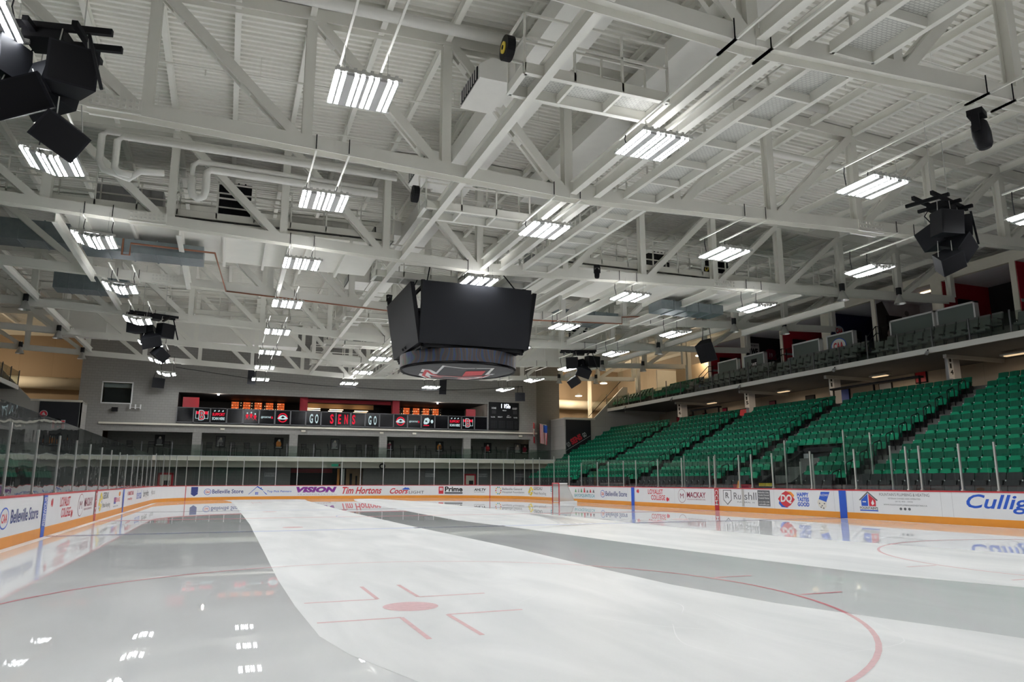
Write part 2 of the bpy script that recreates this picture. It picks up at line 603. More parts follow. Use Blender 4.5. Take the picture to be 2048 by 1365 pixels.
strip(list(zip(xl2, ys)), list(zip(xr2, ys)), 0.0016, M['ice_dry'])
# dry snowy rim beside the boards
for s in [0]:
    ss = srange(0, STOT)
    vs, fs = [], []
    for q in ss:
        vs += [bfn(q, 0.0014, 0.02), bfn(q, 0.0014, 0.22)]
    for i in range(len(ss) - 1):
        fs.append((2 * i, 2 * i + 2, 2 * i + 3, 2 * i + 1))
    ice.add(vs, fs, M['ice_dry'])
def indry(x, y):
    def it(xs):
        for i in range(len(ys) - 1):
            if ys[i] <= y <= ys[i + 1]:
                t = (y - ys[i]) / (ys[i + 1] - ys[i])
                return xs[i] + t * (xs[i + 1] - xs[i])
        return 99
    return it(xl) < x < it(xr) or it(xl2) < x < it(xr2)
def mark_line(p0, p1, w, ms, z=0.003, seg=0.4):
    p0, p1 = Vector(p0), Vector(p1)
    L = (p1 - p0).length
    n = max(1, int(L / seg))
    d = (p1 - p0).normalized()
    s = Vector((-d.y, d.x)) * w / 2
    for i in range(n):
        a = p0 + d * L * i / n
        b = p0 + d * L * (i + 1) / n
        c = (a + b) / 2
        mt = ms[1] if indry(c.x, c.y) else ms[0]
        ice.add([(a.x + s.x, a.y + s.y, z), (a.x - s.x, a.y - s.y, z), (b.x - s.x, b.y - s.y, z), (b.x + s.x, b.y + s.y, z)], [(0, 1, 2, 3)], mt)
RED = (M['line_red'], M['line_red_pale'])
BLU = (M['line_blue'], M['line_blue_pale'])
def circle(cx, cy, r, w, ms, z=0.003, n=96):
    for i in range(n):
        a, b = 2 * PI * i / n, 2 * PI * (i + 1) / n
        mt = ms[1] if indry(cx + r * math.cos((a + b) / 2), cy + r * math.sin((a + b) / 2)) else ms[0]
        ice.add([(cx + (r + q) * math.cos(t), cy + (r + q) * math.sin(t), z) for t, q in ((a, -w / 2), (b, -w / 2), (b, w / 2), (a, w / 2))], [(0, 1, 2, 3)], mt)
def disc(cx, cy, r, mt, z=0.003, n=32):
    ice.add([(cx + r * math.cos(2 * PI * i / n), cy + r * math.sin(2 * PI * i / n), z) for i in range(n)], [list(range(n))], mt)
for sx in (-1, 1):
    for sy in (-1, 1):
        cx, cy = 6.71 * sx, 21.05 * sy
        circle(cx, cy, 4.57, 0.05, RED)
        disc(cx, cy, 0.30, M['line_red_pale'] if indry(cx, cy) else M['line_red'])
        for a in (-1, 1):
            for b in (-1, 1):
                x, y = cx + a * 0.24, cy + b * 0.62
                mark_line((x, y), (x + a * 0.82, y), 0.05, RED)
                mark_line((x, y), (x, y + b * 1.1), 0.05, RED)
                mark_line((cx + a * 4.57, cy + b * 0.85), (cx + a * 5.2, cy + b * 0.85), 0.05, RED)
        disc(6.71 * sx, 6.1 * sy, 0.30, M['line_red_pale'])
for y in (-7.62, 7.62):
    mark_line((-W + 0.05, y), (W - 0.05, y), 0.30, BLU)
mark_line((-W + 0.05, 0), (W - 0.05, 0), 0.30, RED)
mark_line((-11.1, 27.13), (11.1, 27.13), 0.05, RED)
circle(0, 0, 4.57, 0.05, BLU)
def streak(pts, w, mt, z=0.0026):
    # smooth thin scrape left on the snow
    P = [Vector((*p, 0)) for p in pts]
    Q = []
    for i in range(len(P) - 1):
        for k in range(6):
            t = k / 6
            a, b, c, d = P[max(i - 1, 0)], P[i], P[i + 1], P[min(i + 2, len(P) - 1)]
            Q.append(.5 * ((2 * b) + (c - a) * t + (2 * a - 5 * b + 4 * c - d) * t * t + (3 * b - a - 3 * c + d) * t ** 3))
    Q.append(P[-1])
    n_ = len(Q)
    vs = []
    for i, q in enumerate(Q):
        d = (Q[min(i + 1, n_ - 1)] - Q[max(i - 1, 0)]).normalized()
        ww = w * (.25 + .75 * math.sin(PI * (i + .5) / n_))
        vs += [(q.x - d.y * ww, q.y + d.x * ww, z), (q.x + d.y * ww, q.y - d.x * ww, z)]
    ice.add(vs, [(2 * i, 2 * i + 1, 2 * i + 3, 2 * i + 2) for i in range(n_ - 1)], mt)
M['scrape'] = mat('scraped_grey_ice', (0.68, 0.69, 0.69), 0.3, noise=0.2, nscale=5)
for k in range(6):
    dx = k * .33
    streak([(-.3 + dx, -9.3 + k * .25), (1.2 + dx * .8, -7.6), (2.2 + dx * .5, -4.9), (2.9 + dx * .3, -1.9), (3.2 + dx * .2, 1.0)], .05 + .03 * (k % 3), M['scrape'])
M['scratch'] = mat('white_skate_scratch', (0.92, 0.92, 0.92), 0.5)
rr = random.Random(3)
for k in range(34):
    x = rr.uniform(-7.4, -2.8); y = rr.uniform(-25, 0); a = rr.uniform(0, PI); L = rr.uniform(.5, 2.2); c = rr.uniform(-.5, .5)
    p = [(x, y), (x + L * .5 * math.cos(a), y + L * .5 * math.sin(a)), (x + L * math.cos(a + c), y + L * math.sin(a + c))]
    if all(indry(*q) for q in p):
        streak(p, .005, M['scratch'])
o = struct(ice, 'floor_ice')

# ------------------------------------------------------------------ dasher boards with adverts
PROF_PANEL = [(0.0, 0.22), (0.0, 1.0), (-0.06, 1.0), (-0.06, 0.22)]
PROF_KICK = [(0.012, 0.0), (0.012, 0.215), (0.0, 0.225), (-0.05, 0.225), (-0.05, 0.0)]
PROF_CAP = [(0.018, 1.0), (0.018, 1.035), (0.0, 1.045), (-0.13, 1.045), (-0.14, 1.0)]
SECT = [('left', 0, L1, 'long straight dasher board with ads, across the ice from the big bank of green seats'),
        ('far', L1, L1 + 2 * LA + L2, 'white dasher board curving round the end of the rink under the party deck',),
        ('right', L1 + 2 * LA + L2, STOT, 'straight white dasher board with ads in front of the green seating bank',)]
brd = {}
for nm, a, b, lab in SECT:
    e = empty('dasher_board', (*path((a + b) / 2)[0][:2], 0), lab, 'dasher board')
    e['label'] = lab
    loc = e.location.copy()
    for pn, pr, mt in (('panel', PROF_PANEL, M['board']), ('kick_plate', PROF_KICK, M['kick']), ('cap_rail', PROF_CAP, M['red'])):
        mb = MB()
        sweep(mb, pr, a, b, mt)
        mb.v = [tuple(Vector(v) - loc) for v in mb.v]
        mb.build(pn, e)
    brd[nm] = e
def sec(s):
    return brd['left'] if s < L1 else (brd['far'] if s < L1 + 2 * LA + L2 else brd['right'])
def ad(s, fnc, label):
    mb = MB()
    fnc(mb)
    e = sec(s)
    mb.v = [tuple(Vector(v) - e.location) for v in mb.v]
    o = mb.build('advert', e)
    o['label'] = label
T = lambda mb, t, a, b, c, d, mt, bold=0.02, shear=0.0, space=1.0, dd=0.004: text_uv(mb, t, a, b, c, d, bfn, M[mt], bold, shear, space, dd)
def caa(mb, c, r, fn=bfn, ru=None, zc=0.6):
    ru = ru or r
    ell_uv(mb, c, zc, ru, r, fn, M['bluep'], 0.003)
    ell_uv(mb, c, zc, ru * 0.86, r * 0.86, fn, M['white'], 0.005)
    text_uv(mb, 'CAA', c - ru * 0.6, c + ru * 0.6, zc - r * 0.42, zc + r * 0.42, fn, M['redp'], 0.03, d=0.007)
def ad_store(a0, a1, b0, b1):
    def f(mb):
        caa(mb, (a0 + a1) / 2, 0.22, ru=(a1 - a0) / 2)
        T(mb, 'Belleville Store', b0, b1, 0.47, 0.76, 'navy', 0.015)
    ad(b0, f, 'blue lettering beside a red and blue oval emblem')
def strip_ad(a, b, txt, m1, m2):
    def f(mb):
        rect_uv(mb, a, b, 0.0, 1.0, bfn, M[m1], 0.016, 2)
        if txt:
            def rot(u, v, d):
                return bfn((a + b) / 2 + (v - 0.5) * 0.9 * (b - a) * -1, 0.25 + 0.7 * (1 - u), d)
            text_uv(mb, txt, 0, 1, 0.1, 0.9, rot, M[m2], 0.01, d=0.02)
    ad(a, f, 'coloured vertical stripe marking a line on the boards')
def ad_college(a, b):
    w = b - a
    def f(mb):
        T(mb, 'LOYALiST', a + w * .36, a + w * .80, 0.66, 0.92, 'redp', 0.02)
        T(mb, 'COLLEGE', a + w * .45, a + w * .86, 0.36, 0.62, 'redp', 0.02)
        for q, z, sg in ((0.0, 0.80, 1), (0.97, 0.42, -1)):
            u = a + w * q
            ell_uv(mb, u + sg * 0.17, z, 0.10, 0.11, bfn, M['redp'])
            poly_uv(mb, [(u, z - .1), (u + sg * .12, z), (u, z + .1)], bfn, M['redp'], 0.0035)
    ad(a, f, 'red lettering between two small red shapes')
def ad_mackay(c0, c1, t0, t1):
    def f(mb):
        c, r = (c0 + c1) / 2, (c1 - c0) / 2
        ell_uv(mb, c, .62, r, .34, bfn, M['maroon'], 0.003)
        ell_uv(mb, c, .62, r * .94, .32, bfn, M['board'], 0.005)
        T(mb, 'M', c - r * .45, c + r * .45, .5, .74, 'maroon', 0.0, dd=0.007)
        T(mb, 'MACKAY', t0, t1, .55, .82, 'maroon', 0.02)
        T(mb, 'INSURANCE BROKERS INC.', t0, t1, .44, .50, 'maroon', 0.0)
    ad(t0, f, 'maroon circle and maroon lettering')
def ad_gerdau(a0, a1, t0, t1):
    def f(mb):
        w = a1 - a0
        for q, z in ((.6, .86), (.9, .74), (.35, .68), (.2, .54), (.75, .48), (.55, .36)):
            ell_uv(mb, a0 + w * q, z, w * .26, .075, bfn, M['yellow'])
        for q, z in ((.3, .8), (.95, .62), (.15, .42)):
            poly_uv(mb, [(a0 + w * q - .06, z - .05), (a0 + w * q + .07, z - .04), (a0 + w * q, z + .08)], bfn, M['navy'], 0.005)
        T(mb, 'GERDAU', t0, t0 + (t1 - t0) * .7, .70, .94, 'greyp', 0.02)
        T(mb, 'Metals Recycling', t0, t1, .34, .56, 'greyp', 0.0)
    ad(t0, f, 'yellow swirl with dark grey lettering')
# left boards
ad_store(10.2, 10.9, 11.05, 13.5)
strip_ad(13.9, 14.3, 'BUDWEISER', 'bluep', 'white')
ad_college(14.8, 18.0)
ad_mackay(18.65, 19.6, 19.75, 21.3)
strip_ad(21.75, 22.15, 'CCM', 'red', 'white')
ad_gerdau(22.7, 23.4, 23.6, 25.5)
def f(mb):
    T(mb, 'FIERAS', 26.6, 28.4, .5, .68, 'redp', 0.02)
    rect_uv(mb, 26.6, 27.2, .44, .70, bfn, M['bluep'])
    ell_uv(mb, 28.2, .82, .3, .1, bfn, M['orangep'])
    T(mb, 'belleville', 26.5, 28.0, .32, .38, 'greyp', 0.0)
ad(27, f, 'small red and blue print')
strip_ad(29.3, 29.7, None, 'bluep', 'white')
def f(mb):
    T(mb, 'HOMESTEAD', 31.0, 33.4, .7, .88, 'redp', 0.02)
    T(mb, 'realty', 31.2, 33.0, .45, .6, 'redp', 0.02)
    T(mb, 'dental', 34.8, 37.2, .45, .9, 'bluep', 0.0)
    T(mb, 'bright', 38.2, 41.2, .4, .85, 'greyp', 0.02)
    T(mb, 'glass', 42.8, 44.9, .45, .85, 'greylt', 0.02)
ad(33, f, 'cluster of small faded prints')
# far boards
def f(mb):
    a, b = 49.86, 50.5
    poly_uv(mb, [(a, .95), (b, .95), (b, .45), ((a + b) / 2, .3), (a, .45)], bfn, M['navy'])
    ell_uv(mb, (a + b) / 2, .76, .14, .12, bfn, M['greylt'], .005)
    T(mb, 'SHIELD', a + .08, b - .08, .52, .62, 'white', 0.02, dd=.006)
    ell_uv(mb, (a + b) / 2, .41, .1, .06, bfn, M['redp'], .005)
ad(50, f, 'dark blue shield crest')
ad_store(51.04, 51.66, 51.75, 54.2)
def f(mb):
    a, b = 54.58, 55.9
    for p in ([(a, .38), (a + .05, .38), (a + .66, .93), (a + .66, .99)], [(a + .6, .93), (a + .66, .99), (a + 1.1, .7), (a + 1.06, .66)],
              [(a + .9, .75), (a + .97, .72), (a + .97, .88), (a + .9, .88)], [(a + 1.08, .6), (a + 1.12, .6), (b + .1, .36), (b, .36)]):
        poly_uv(mb, p, bfn, M['bluep'])
    for i in (0, 1):
        for j in (0, 1):
            rect_uv(mb, a + .5 + i * .16, a + .63 + i * .16, .36 + j * .1, .44 + j * .1, bfn, M['bluep'])
    T(mb, 'Top Pick Painters', 55.96, 57.75, .47, .66, 'bluep', 0.01)
ad(56, f, 'blue house outline and blue lettering')
def f(mb):
    T(mb, 'VISION', 58.1, 61.15, .48, .92, 'purple', 0.07, 0.25, 1.05)
    rect_uv(mb, 58.1, 61.2, .52, .53, bfn, M['board'], .006)
    T(mb, 'TRANSPORTATION', 58.2, 61.15, .30, .38, 'greylt', 0.0, 0, 1.4)
ad(59, f, 'heavy slanted purple lettering')
def f(mb):
    T(mb, 'Tim Hortons', 61.6, 64.7, .36, .90, 'redp', 0.022, 0.35)
ad(62, f, 'red script lettering')
def f(mb):
    T(mb, 'Coors', 65.36, 66.84, .36, .80, 'redp', 0.022, 0.35)
    T(mb, 'LIGHT', 66.9, 68.12, .36, .58, 'greyp', 0.01, 0, 1.1)
    poly_uv(mb, [(66.3, .68), (66.6, .86), (66.72, .82), (66.85, .84), (67.0, .68)], bfn, M['bluep'])
ad(66, f, 'red script with grey capitals and a blue peak')
def f(mb):
    rect_uv(mb, 69.3, 69.74, .34, .92, bfn, M['redp'])
    for i in (0, 1):
        for j in (0, 1):
            rect_uv(mb, 69.4 + i * .13, 69.5 + i * .13, .6 + j * .12, .7 + j * .12, bfn, M['white'], .005)
    T(mb, 'Prime', 69.82, 71.3, .52, .92, 'black', 0.03)
    rect_uv(mb, 69.8, 71.3, .34, .48, bfn, M['greyp'])
    T(mb, 'Windows & Doors', 69.95, 71.2, .36, .46, 'white', 0.01, dd=.006)
ad(70, f, 'red window square and black lettering')
def f(mb):
    T(mb, 'AHLTV', 72.3, 73.4, .58, .78, 'black', 0.03, 0.2)
    T(mb, 'ON FLOHOCKEY', 72.3, 73.3, .46, .53, 'greyp', 0.01)
ad(73, f, 'small black lettering')
for a in (49.28, 73.74):
    strip_ad(a, a + 0.07, None, 'red', 'white')
def f(mb):
    for i in range(10):
        q = 2 * PI * i / 10
        ell_uv(mb, 74.6 + .26 * math.cos(q), .62 + .26 * math.sin(q), .06, .06, bfn, M[('redp', 'yellow', 'teal', 'greenp', 'orangep')[i % 5]], n=6)
    T(mb, 'Belleville General', 75.0, 77.3, .66, .84, 'greyp', 0.005)
    T(mb, 'Hospital Foundation', 75.0, 77.6, .40, .58, 'greyp', 0.005)
ad(75, f, 'ring of coloured dots with grey lettering')
ad_gerdau(78.2, 78.95, 79.1, 81.4)
def f(mb):
    T(mb, 'EXIT', 82.2, 83.4, .62, .96, 'teal', 0.03)
    rect_uv(mb, 82.1, 83.5, .50, .515, bfn, M['greyp'])
    T(mb, 'realty group', 82.2, 83.5, .38, .44, 'greyp', 0.0)
    T(mb, 'NOT JUST', 83.9, 84.8, .64, .72, 'greyp', 0.0)
    T(mb, 'FOR SALE', 83.9, 85.2, .48, .56, 'greyp', 0.0)
ad(83, f, 'teal capitals with small grey lines')
def f(mb):
    for i, (c, h) in enumerate((('greenp', .2), ('greylt', .22), ('greenp', .24), ('redp', .3), ('greyp', .16), ('redp', .2), ('greyp', .18))):
        u = 86.1 + i * .42
        poly_uv(mb, [(u, .64), (u + .26, .64), (u + .2, .64 + h * .6), (u + .16, .64 + h), (u + .1, .64 + h), (u + .05, .64 + h * .6)], bfn, M[c])
    T(mb, 'BAYOFQUINTE.CA', 86.05, 88.9, .32, .54, 'teal', 0.02)
ad(87, f, 'row of tiny pictures over teal capitals')
# right boards
ad_store(89.66, 90.24, 90.32, 92.88)
strip_ad(93.38, 93.72, None, 'bluep', 'white')
ad_college(93.95, 97.3)
ad_mackay(98.02, 98.72, 98.8, 100.35)
strip_ad(101.06, 101.38, 'CCM', 'red', 'white')
def f(mb):
    a = 101.7
    poly_uv(mb, [(a, .95), (a + .6, .95), (a + .6, .5), (a + .3, .28), (a, .5)], bfn, M['greyp'], .003)
    poly_uv(mb, [(a + .04, .92), (a + .56, .92), (a + .56, .52), (a + .3, .33), (a + .04, .52)], bfn, M['board'], .005)
    T(mb, 'R', a + .17, a + .43, .58, .84, 'greyp', 0.02, dd=.007)
    T(mb, 'Ru', 102.46, 102.95, .54, .84, 'greyp', 0.0)
    T(mb, 'shll', 103.2, 104.0, .54, .86, 'greyp', 0.0)
    T(mb, 'FUN  ERAL  H', 102.7, 103.85, .40, .46, 'greyp', 0.0)
    rect_uv(mb, 103.02, 103.18, .26, 1.0, bfn, M['alu'], .006)
    rect_uv(mb, 103.18, 103.6, .225, .25, bfn, M['white'], .014)
ad(102, f, 'dark shield and thin grey lettering beside an aluminium gate edge')
def f(mb):
    rect_uv(mb, 104.08, 104.86, .30, .96, bfn, M['greyp'])
    for i, t in enumerate(("Belleville's Only", 'Family Owned', 'Funeral Home')):
        T(mb, t, 104.14, 104.8, .82 - i * .11, .90 - i * .11, 'white', 0.01, dd=.006)
    T(mb, '(613) 968-1588', 104.14, 104.8, .44, .50, 'white', 0.01, dd=.006)
    T(mb, 'rushnellfh.com', 104.14, 104.8, .34, .41, 'white', 0.01, dd=.006)
ad(104.4, f, 'dark grey square notice')
def f(mb):
    c, z = 105.83, .62
    poly_uv(mb, [(c - .49, z), (c - .22, z + .24), (c, z + .33), (c + .22, z + .24), (c + .49, z), (c + .22, z - .24), (c, z - .33), (c - .22, z - .24)], bfn, M['redp'], .005)
    poly_uv(mb, [(c - .1, z + .33), (c + .3, z + .30), (c + .47, z + .16), (c + .42, z + .08), (c + .2, z + .22)], bfn, M['orangep'], .004)
    poly_uv(mb, [(c + .1, z - .34), (c - .3, z - .32), (c - .46, z - .18), (c - .42, z - .08), (c - .2, z - .22)], bfn, M['bluep'], .004)
    T(mb, 'DQ', c - .33, c + .33, z - .17, z + .19, 'white', 0.04, 0.1, dd=.007)
    for i, t in enumerate(('HAPPY', 'TASTES', 'GOOD')):
        T(mb, t, 106.46, 107.1, .74 - i * .19, .90 - i * .19, 'bluep', 0.04)
    poly_uv(mb, [(107.75, .94), (108.2, .94), (108.0, .56), (107.62, .66)], bfn, M['bluep'], .004)
    T(mb, 'BLIZZARD', 107.7, 108.12, .78, .86, 'white', 0.01, 0.2, dd=.006)
    poly_uv(mb, [(107.62, .66), (108.0, .56), (108.0, .38), (107.86, .27), (107.6, .38), (107.53, .55)], bfn, M['cup'], .005)
    for u, v in ((107.65, .5), (107.78, .42), (107.9, .5), (107.72, .36), (107.85, .33)):
        ell_uv(mb, u, v, .035, .03, bfn, M['greyp'], .007, 7)
ad(106, f, 'red diamond emblem, blue capitals and a blue cup')
strip_ad(108.66, 109.0, None, 'bluep', 'white')
def f(mb):
    a, b = 109.6, 110.4
    c = (a + b) / 2
    poly_uv(mb, [(a - .02, .68), (c, .985), (b + .02, .68), (b - .04, .66), (c, .93), (a + .04, .66)], bfn, M['greyp'], .003)
    poly_uv(mb, [(a + .08, .47), (c - .02, .47), (c - .02, .90), (a + .08, .68)], bfn, M['bluep'], .003)
    poly_uv(mb, [(c + .02, .47), (b - .08, .47), (b - .08, .68), (c + .02, .90)], bfn, M['redp'], .003)
    poly_uv(mb, [(c + .17, .50), (c + .26, .56), (c + .2, .70), (c + .12, .58)], bfn, M['white'], .005)
    rect_uv(mb, a + .14, c - .1, .6, .64, bfn, M['white'], .005)
    T(mb, "FOUNTAIN'S", a, b, .36, .45, 'greyp', 0.03)
    rect_uv(mb, a, b, .30, .34, bfn, M['bluep'])
    a, b = 110.5, 112.5
    T(mb, "FOUNTAIN'S PLUMBING & HEATING", a, b, .84, .94, 'greyp', 0.0)
    T(mb, 'VETERAN OWNED AND OPERATED', a + .35, b - .35, .73, .78, 'greyp', 0.0)
    T(mb, '(613) 403 - 0436', a + .65, b - .65, .63, .68, 'greyp', 0.0)
    T(mb, 'WWW.FOUNTAINSPLUMBINGANDHEATING.CA', a + .15, b - .12, .52, .57, 'greyp', 0.0)
    for i in range(3):
        ell_uv(mb, 111.35 + i * .17, .42, .055, .045, bfn, M['greyp'], n=12)
ad(110.5, f, 'blue and red house emblem with grey lettering')
def f(mb):
    T(mb, 'Culligan', 113.78, 116.45, .40, .95, 'bluep', 0.015, 0.3)
ad(114.5, f, 'large blue script')
for s in (88.9, 92.95, 97.7, 100.8, 101.5, 105.1, 108.4, 109.3, 112.9, 113.3):
    def f(mb, s=s):
        rect_uv(mb, s, s + 0.008, .23, 1.0, bfn, M['greylt'], .002)
    ad(s, f, 'thin joint between board panels')

# ------------------------------------------------------------------ rink glass panes and posts
post_y_right = [14.2, 11.96, 10.54, 8.73, 7.33, 5.05, 2.82, 0.53, 0.11, -1.68, -2.53, -3.87, -6.08, -8.29, -10.52, -11.04, -12.49, -13.66, -14.9]
S_R0 = L1 + 2 * LA + L2
def s_of_right(y):
    return S_R0 + (FY - RC - y)
far_posts = [44.6, 46.42, 47.32, 48.2, 49.32, 50.56, 51.68, 52.86, 54.14, 55.34, 56.54, 58.12, 60.0, 61.5, 62.98, 64.8, 66.5, 67.72, 68.92, 70.16, 71.38, 72.62, 73.82, 75.08, 76.3, 77.58, 78.88, 80.1, 82.68, 85.12]
left_posts = [Y + 22 for Y in (-16.4, -13.95, -11.55, -9.15, -6.68, -4.25, -1.8, 0.65, 3.1, 5.55, 8.0, 10.4, 12.85, 15.3, 17.75, 20.2)]
right_posts = [s_of_right(y) for y in post_y_right]
def glass_run(posts, top_post, top_glass, side, gmat, wpost):
    gl = {'left': 'side glass wall across the ice', 'far': 'curved end glass under the party deck', 'right': 'side glass below the green seats'}[side]
    for i, s in enumerate(posts):
        p, n = path(s)
        mb = MB()
        c = bfn(s, 0, -0.06)
        ang = math.atan2(n.y, n.x)
        R = Matrix.Rotation(ang, 3, 'Z')
        mb.box((0, 0, (top_post - 1.04) / 2), (0.05, wpost, top_post - 1.04), M['alu'], R)
        mb.box((0, 0, 0.02), (0.09, wpost * 1.6, 0.04), M['alu'], R)
        o = mb.build('stanchion')
        o.location = (c.x, c.y, 1.045)
        tag(o, 'slim metal post, %s from the camera in the %s' % (ordw(i if side != 'right' else len(posts) - 1 - i), gl), 'glass post', 'posts of the ' + gl)
    for i in range(len(posts) - 1):
        a, b = posts[i] + 0.012, posts[i + 1] - 0.012
        ss = [a + (b - a) * k / 4 for k in range(5)] if side == 'far' else [a, b]
        c = bfn((a + b) / 2, 1.045, -0.06)
        mb = MB()
        vs, fs = [], []
        for s in ss:
            for d in (-0.066, -0.054):
                for z in (1.05, top_glass):
                    vs.append(bfn(s, z, d) - c)
        k = len(ss)
        for j in range(k - 1):
            q, r_ = 4 * j, 4 * j + 4
            fs += [(q, r_, r_ + 1, q + 1), (q + 2, q + 3, r_ + 3, r_ + 2), (q + 1, r_ + 1, r_ + 3, q + 3), (q, q + 2, r_ + 2, r_)]
        fs += [(0, 1, 3, 2), (4 * k - 4, 4 * k - 2, 4 * k - 1, 4 * k - 3)]
        mb.add(vs, fs, gmat)
        o = mb.build('safety_glass')
        o.location = c
        tag(o, 'clear glass pane, %s from the camera in the %s' % (ordw(i if side != 'right' else len(posts) - 2 - i), gl), 'glass pane', 'panes of the ' + gl)
glass_run(left_posts, 2.52, 2.9, 'left', M['glass_side'], 0.05)
glass_run(far_posts, 3.05, 3.5, 'far', M['glass'], 0.05)
glass_run(right_posts, 2.5, 2.82, 'right', M['glass'], 0.05)

# ------------------------------------------------------------------ goal net
t = empty('hockey_goal', (11.65, 13.4, 0), 'red framed hockey goal with white net standing by the boards', 'hockey goal', rz=math.radians(-12))
mb = MB()
mb.tube([(-.95, -.95, 0), (-.95, -.95, 1.19), (-.95, -.90, 1.22), (-.95, .90, 1.22), (-.95, .95, 1.19), (-.95, .95, 0)], 0.035, M['red'], 10)
mb.build('goal_frame', t, smooth=True)
mb = MB()
for z in (0.06, 1.2):
    dd = .95 if z < 1 else .45
    pts = [(-.9, -.93, z), (-.95 + dd, -.93, z), (-.95 + dd + .15, -.6, z), (-.95 + dd + .15, .6, z), (-.95 + dd, .93, z), (-.9, .93, z)]
    mb.tube(pts, 0.03, M['white'], 8)
mb.build('net_support', t, smooth=True)
M['net'] = bpy.data.materials.new('net_cord')
M['net'].use_nodes = True
nt = M['net'].node_tree
nt.nodes.clear()
o_ = nt.nodes.new('ShaderNodeOutputMaterial')
mx = nt.nodes.new('ShaderNodeMixShader')
df = nt.nodes.new('ShaderNodeBsdfDiffuse')
df.inputs[0].default_value = (.6, .6, .58, 1)
tr = nt.nodes.new('ShaderNodeBsdfTransparent')
mx.inputs[0].default_value = 0.55
nt.links.new(tr.outputs[0], mx.inputs[1]); nt.links.new(df.outputs[0], mx.inputs[2]); nt.links.new(mx.outputs[0], o_.inputs[0])
mb = MB()
lo = [(-.95, -.93), (0, -.93), (.15, -.6), (.15, .6), (0, .93), (-.95, .93)]
hi = [(-.95, -.93), (-.5, -.93), (-.35, -.6), (-.35, .6), (-.5, .93), (-.95, .93)]
for i in range(5):
    mb.quad((*lo[i], .06), (*lo[i + 1], .06), (*hi[i + 1], 1.2), (*hi[i], 1.2), M['net'])
mb.add([(*h, 1.2) for h in hi], [list(range(6))], M['net'])
mb.build('net', t)
mb = MB()
mb.prism([(-.9, .0), (.17, .0), (.17, .16), (-.9, .12)], 'Y', -.97, -.93, M['white'])
mb.build('skirt', t)

# ------------------------------------------------------------------ roof
XC = 0.2
PAN = 3.75
TY = [-27.1, -18.9, -10.67, -2.45, 5.8, 14.0, 22.2, 30.4]
def zb(x):
    return 9.5 + 0.04 * abs(x - XC)
def zt(x):
    return 13.72 - 0.032 * abs(x - XC)
def zdeck(x):
    return 14.13 - 0.032 * abs(x - XC)
XN = [XC + PAN * k for k in range(-7, 8)]
TNAME = ['the one over the camera', 'nearest in view', 'second in view', 'third in view', 'fourth in view, just past the hanging scoreboard',
         'fifth in view', 'sixth in view', 'farthest, by the end wall']
def make_truss(i, y):
    t = empty('roof_truss', (XC, y, zb(XC)), 'white steel roof truss spanning the rink, ' + TNAME[i], 'roof truss', 'white trusses under the roof deck')
    L = t.location.copy()
    def put(mb, n):
        mb.v = [tuple(Vector(v) - L) for v in mb.v]
        return mb.build(n, t)
    st = M['steel']
    mb = MB()
    for a, b in ((XN[0], XC), (XC, XN[-1])):
        mb.hsec((a, y, zb(a) + .18), (b, y, zb(b) + .18), .36, .38, .025, st)
    put(mb, 'bottom_chord')
    mb = MB()
    for a, b in ((XN[0], XC), (XC, XN[-1])):
        mb.hsec((a, y, zt(a) + .18), (b, y, zt(b) + .18), .36, .34, .025, st)
    put(mb, 'top_chord')
    for k, x in enumerate(XN):
        mb = MB()
        w = .26 if abs(x) < 12 else .30
        mb.hsec((x, y, zb(x) + .3), (x, y, zt(x) + .1), w, .3, .02, st, (1, 0, 0))
        put(mb, 'post')
    for k in range(len(XN) - 1):
        a, b = XN[k], XN[k + 1]
        if a < XC - .1:
            p0, p1 = Vector((a + .15, y, zt(a) + .02)), Vector((b - .2, y, zb(b) + .25))
        else:
            p0, p1 = Vector((b - .15, y, zt(b) + .02)), Vector((a + .2, y, zb(a) + .25))
        mb = MB()
        for q in (-1, 1):
            mb.bar(p0 + Vector((0, q * .13, 0)), p1 + Vector((0, q * .13, 0)), .11, .25, st)
        # batten plates between the two angles
        for r in range(1, 8):
            c = p0.lerp(p1, r / 8)
            d = (p1 - p0).normalized()
            if r % 2:
                mb.bar(c - d * .16, c + d * .16, .20, .275, st)
        put(mb, 'diagonal')
    if i > 0:
        for x0 in (-12.3, 11.3):
            mb = MB()
            mb.bx(x0, x0 + 1.15, y - .215, y - .19, zb(x0) + .05, zb(x0) + .36, st)
            for q in (-.18, .18):
                mb.bx(x0, x0 + 1.15, y + q - .04, y + q + .04, zb(x0) - .03, zb(x0) - .003, st)
            put(mb, 'splice_plate')
            if i < 5:
                for r in range(8):
                    for q in range(2):
                        mb = MB() if (r == 0 and q == 0) else mb
                        c = Vector((x0 + .08 + r * .14, y - .225, zb(x0) + .12 + q * .15))
                        mb.box(c, (.065, .05, .065), M['bolt'])
                put(mb, 'bolt_group')
    return t
for i, y in enumerate(TY):
    make_truss(i, y)

# roof deck with real corrugation
mb = MB()
Y = -37.0
vs = []
per = .24
rows = []
while Y < 43.5:
    rows += [(Y, 0.0), (Y + .10, 0.0), (Y + .13, .08), (Y + .21, .08)]
    Y += per
for y, dz in rows:
    for x in (-33, XC, 33.4):
        vs.append((x, y, zdeck(x) + dz))
fs = []
for i in range(len(rows) - 1):
    for j in range(2):
        a = 3 * i + j
        fs.append((a, a + 1, a + 4, a + 3))
mb.add(vs, fs, M['deck'])
struct(mb, 'ceiling_deck')
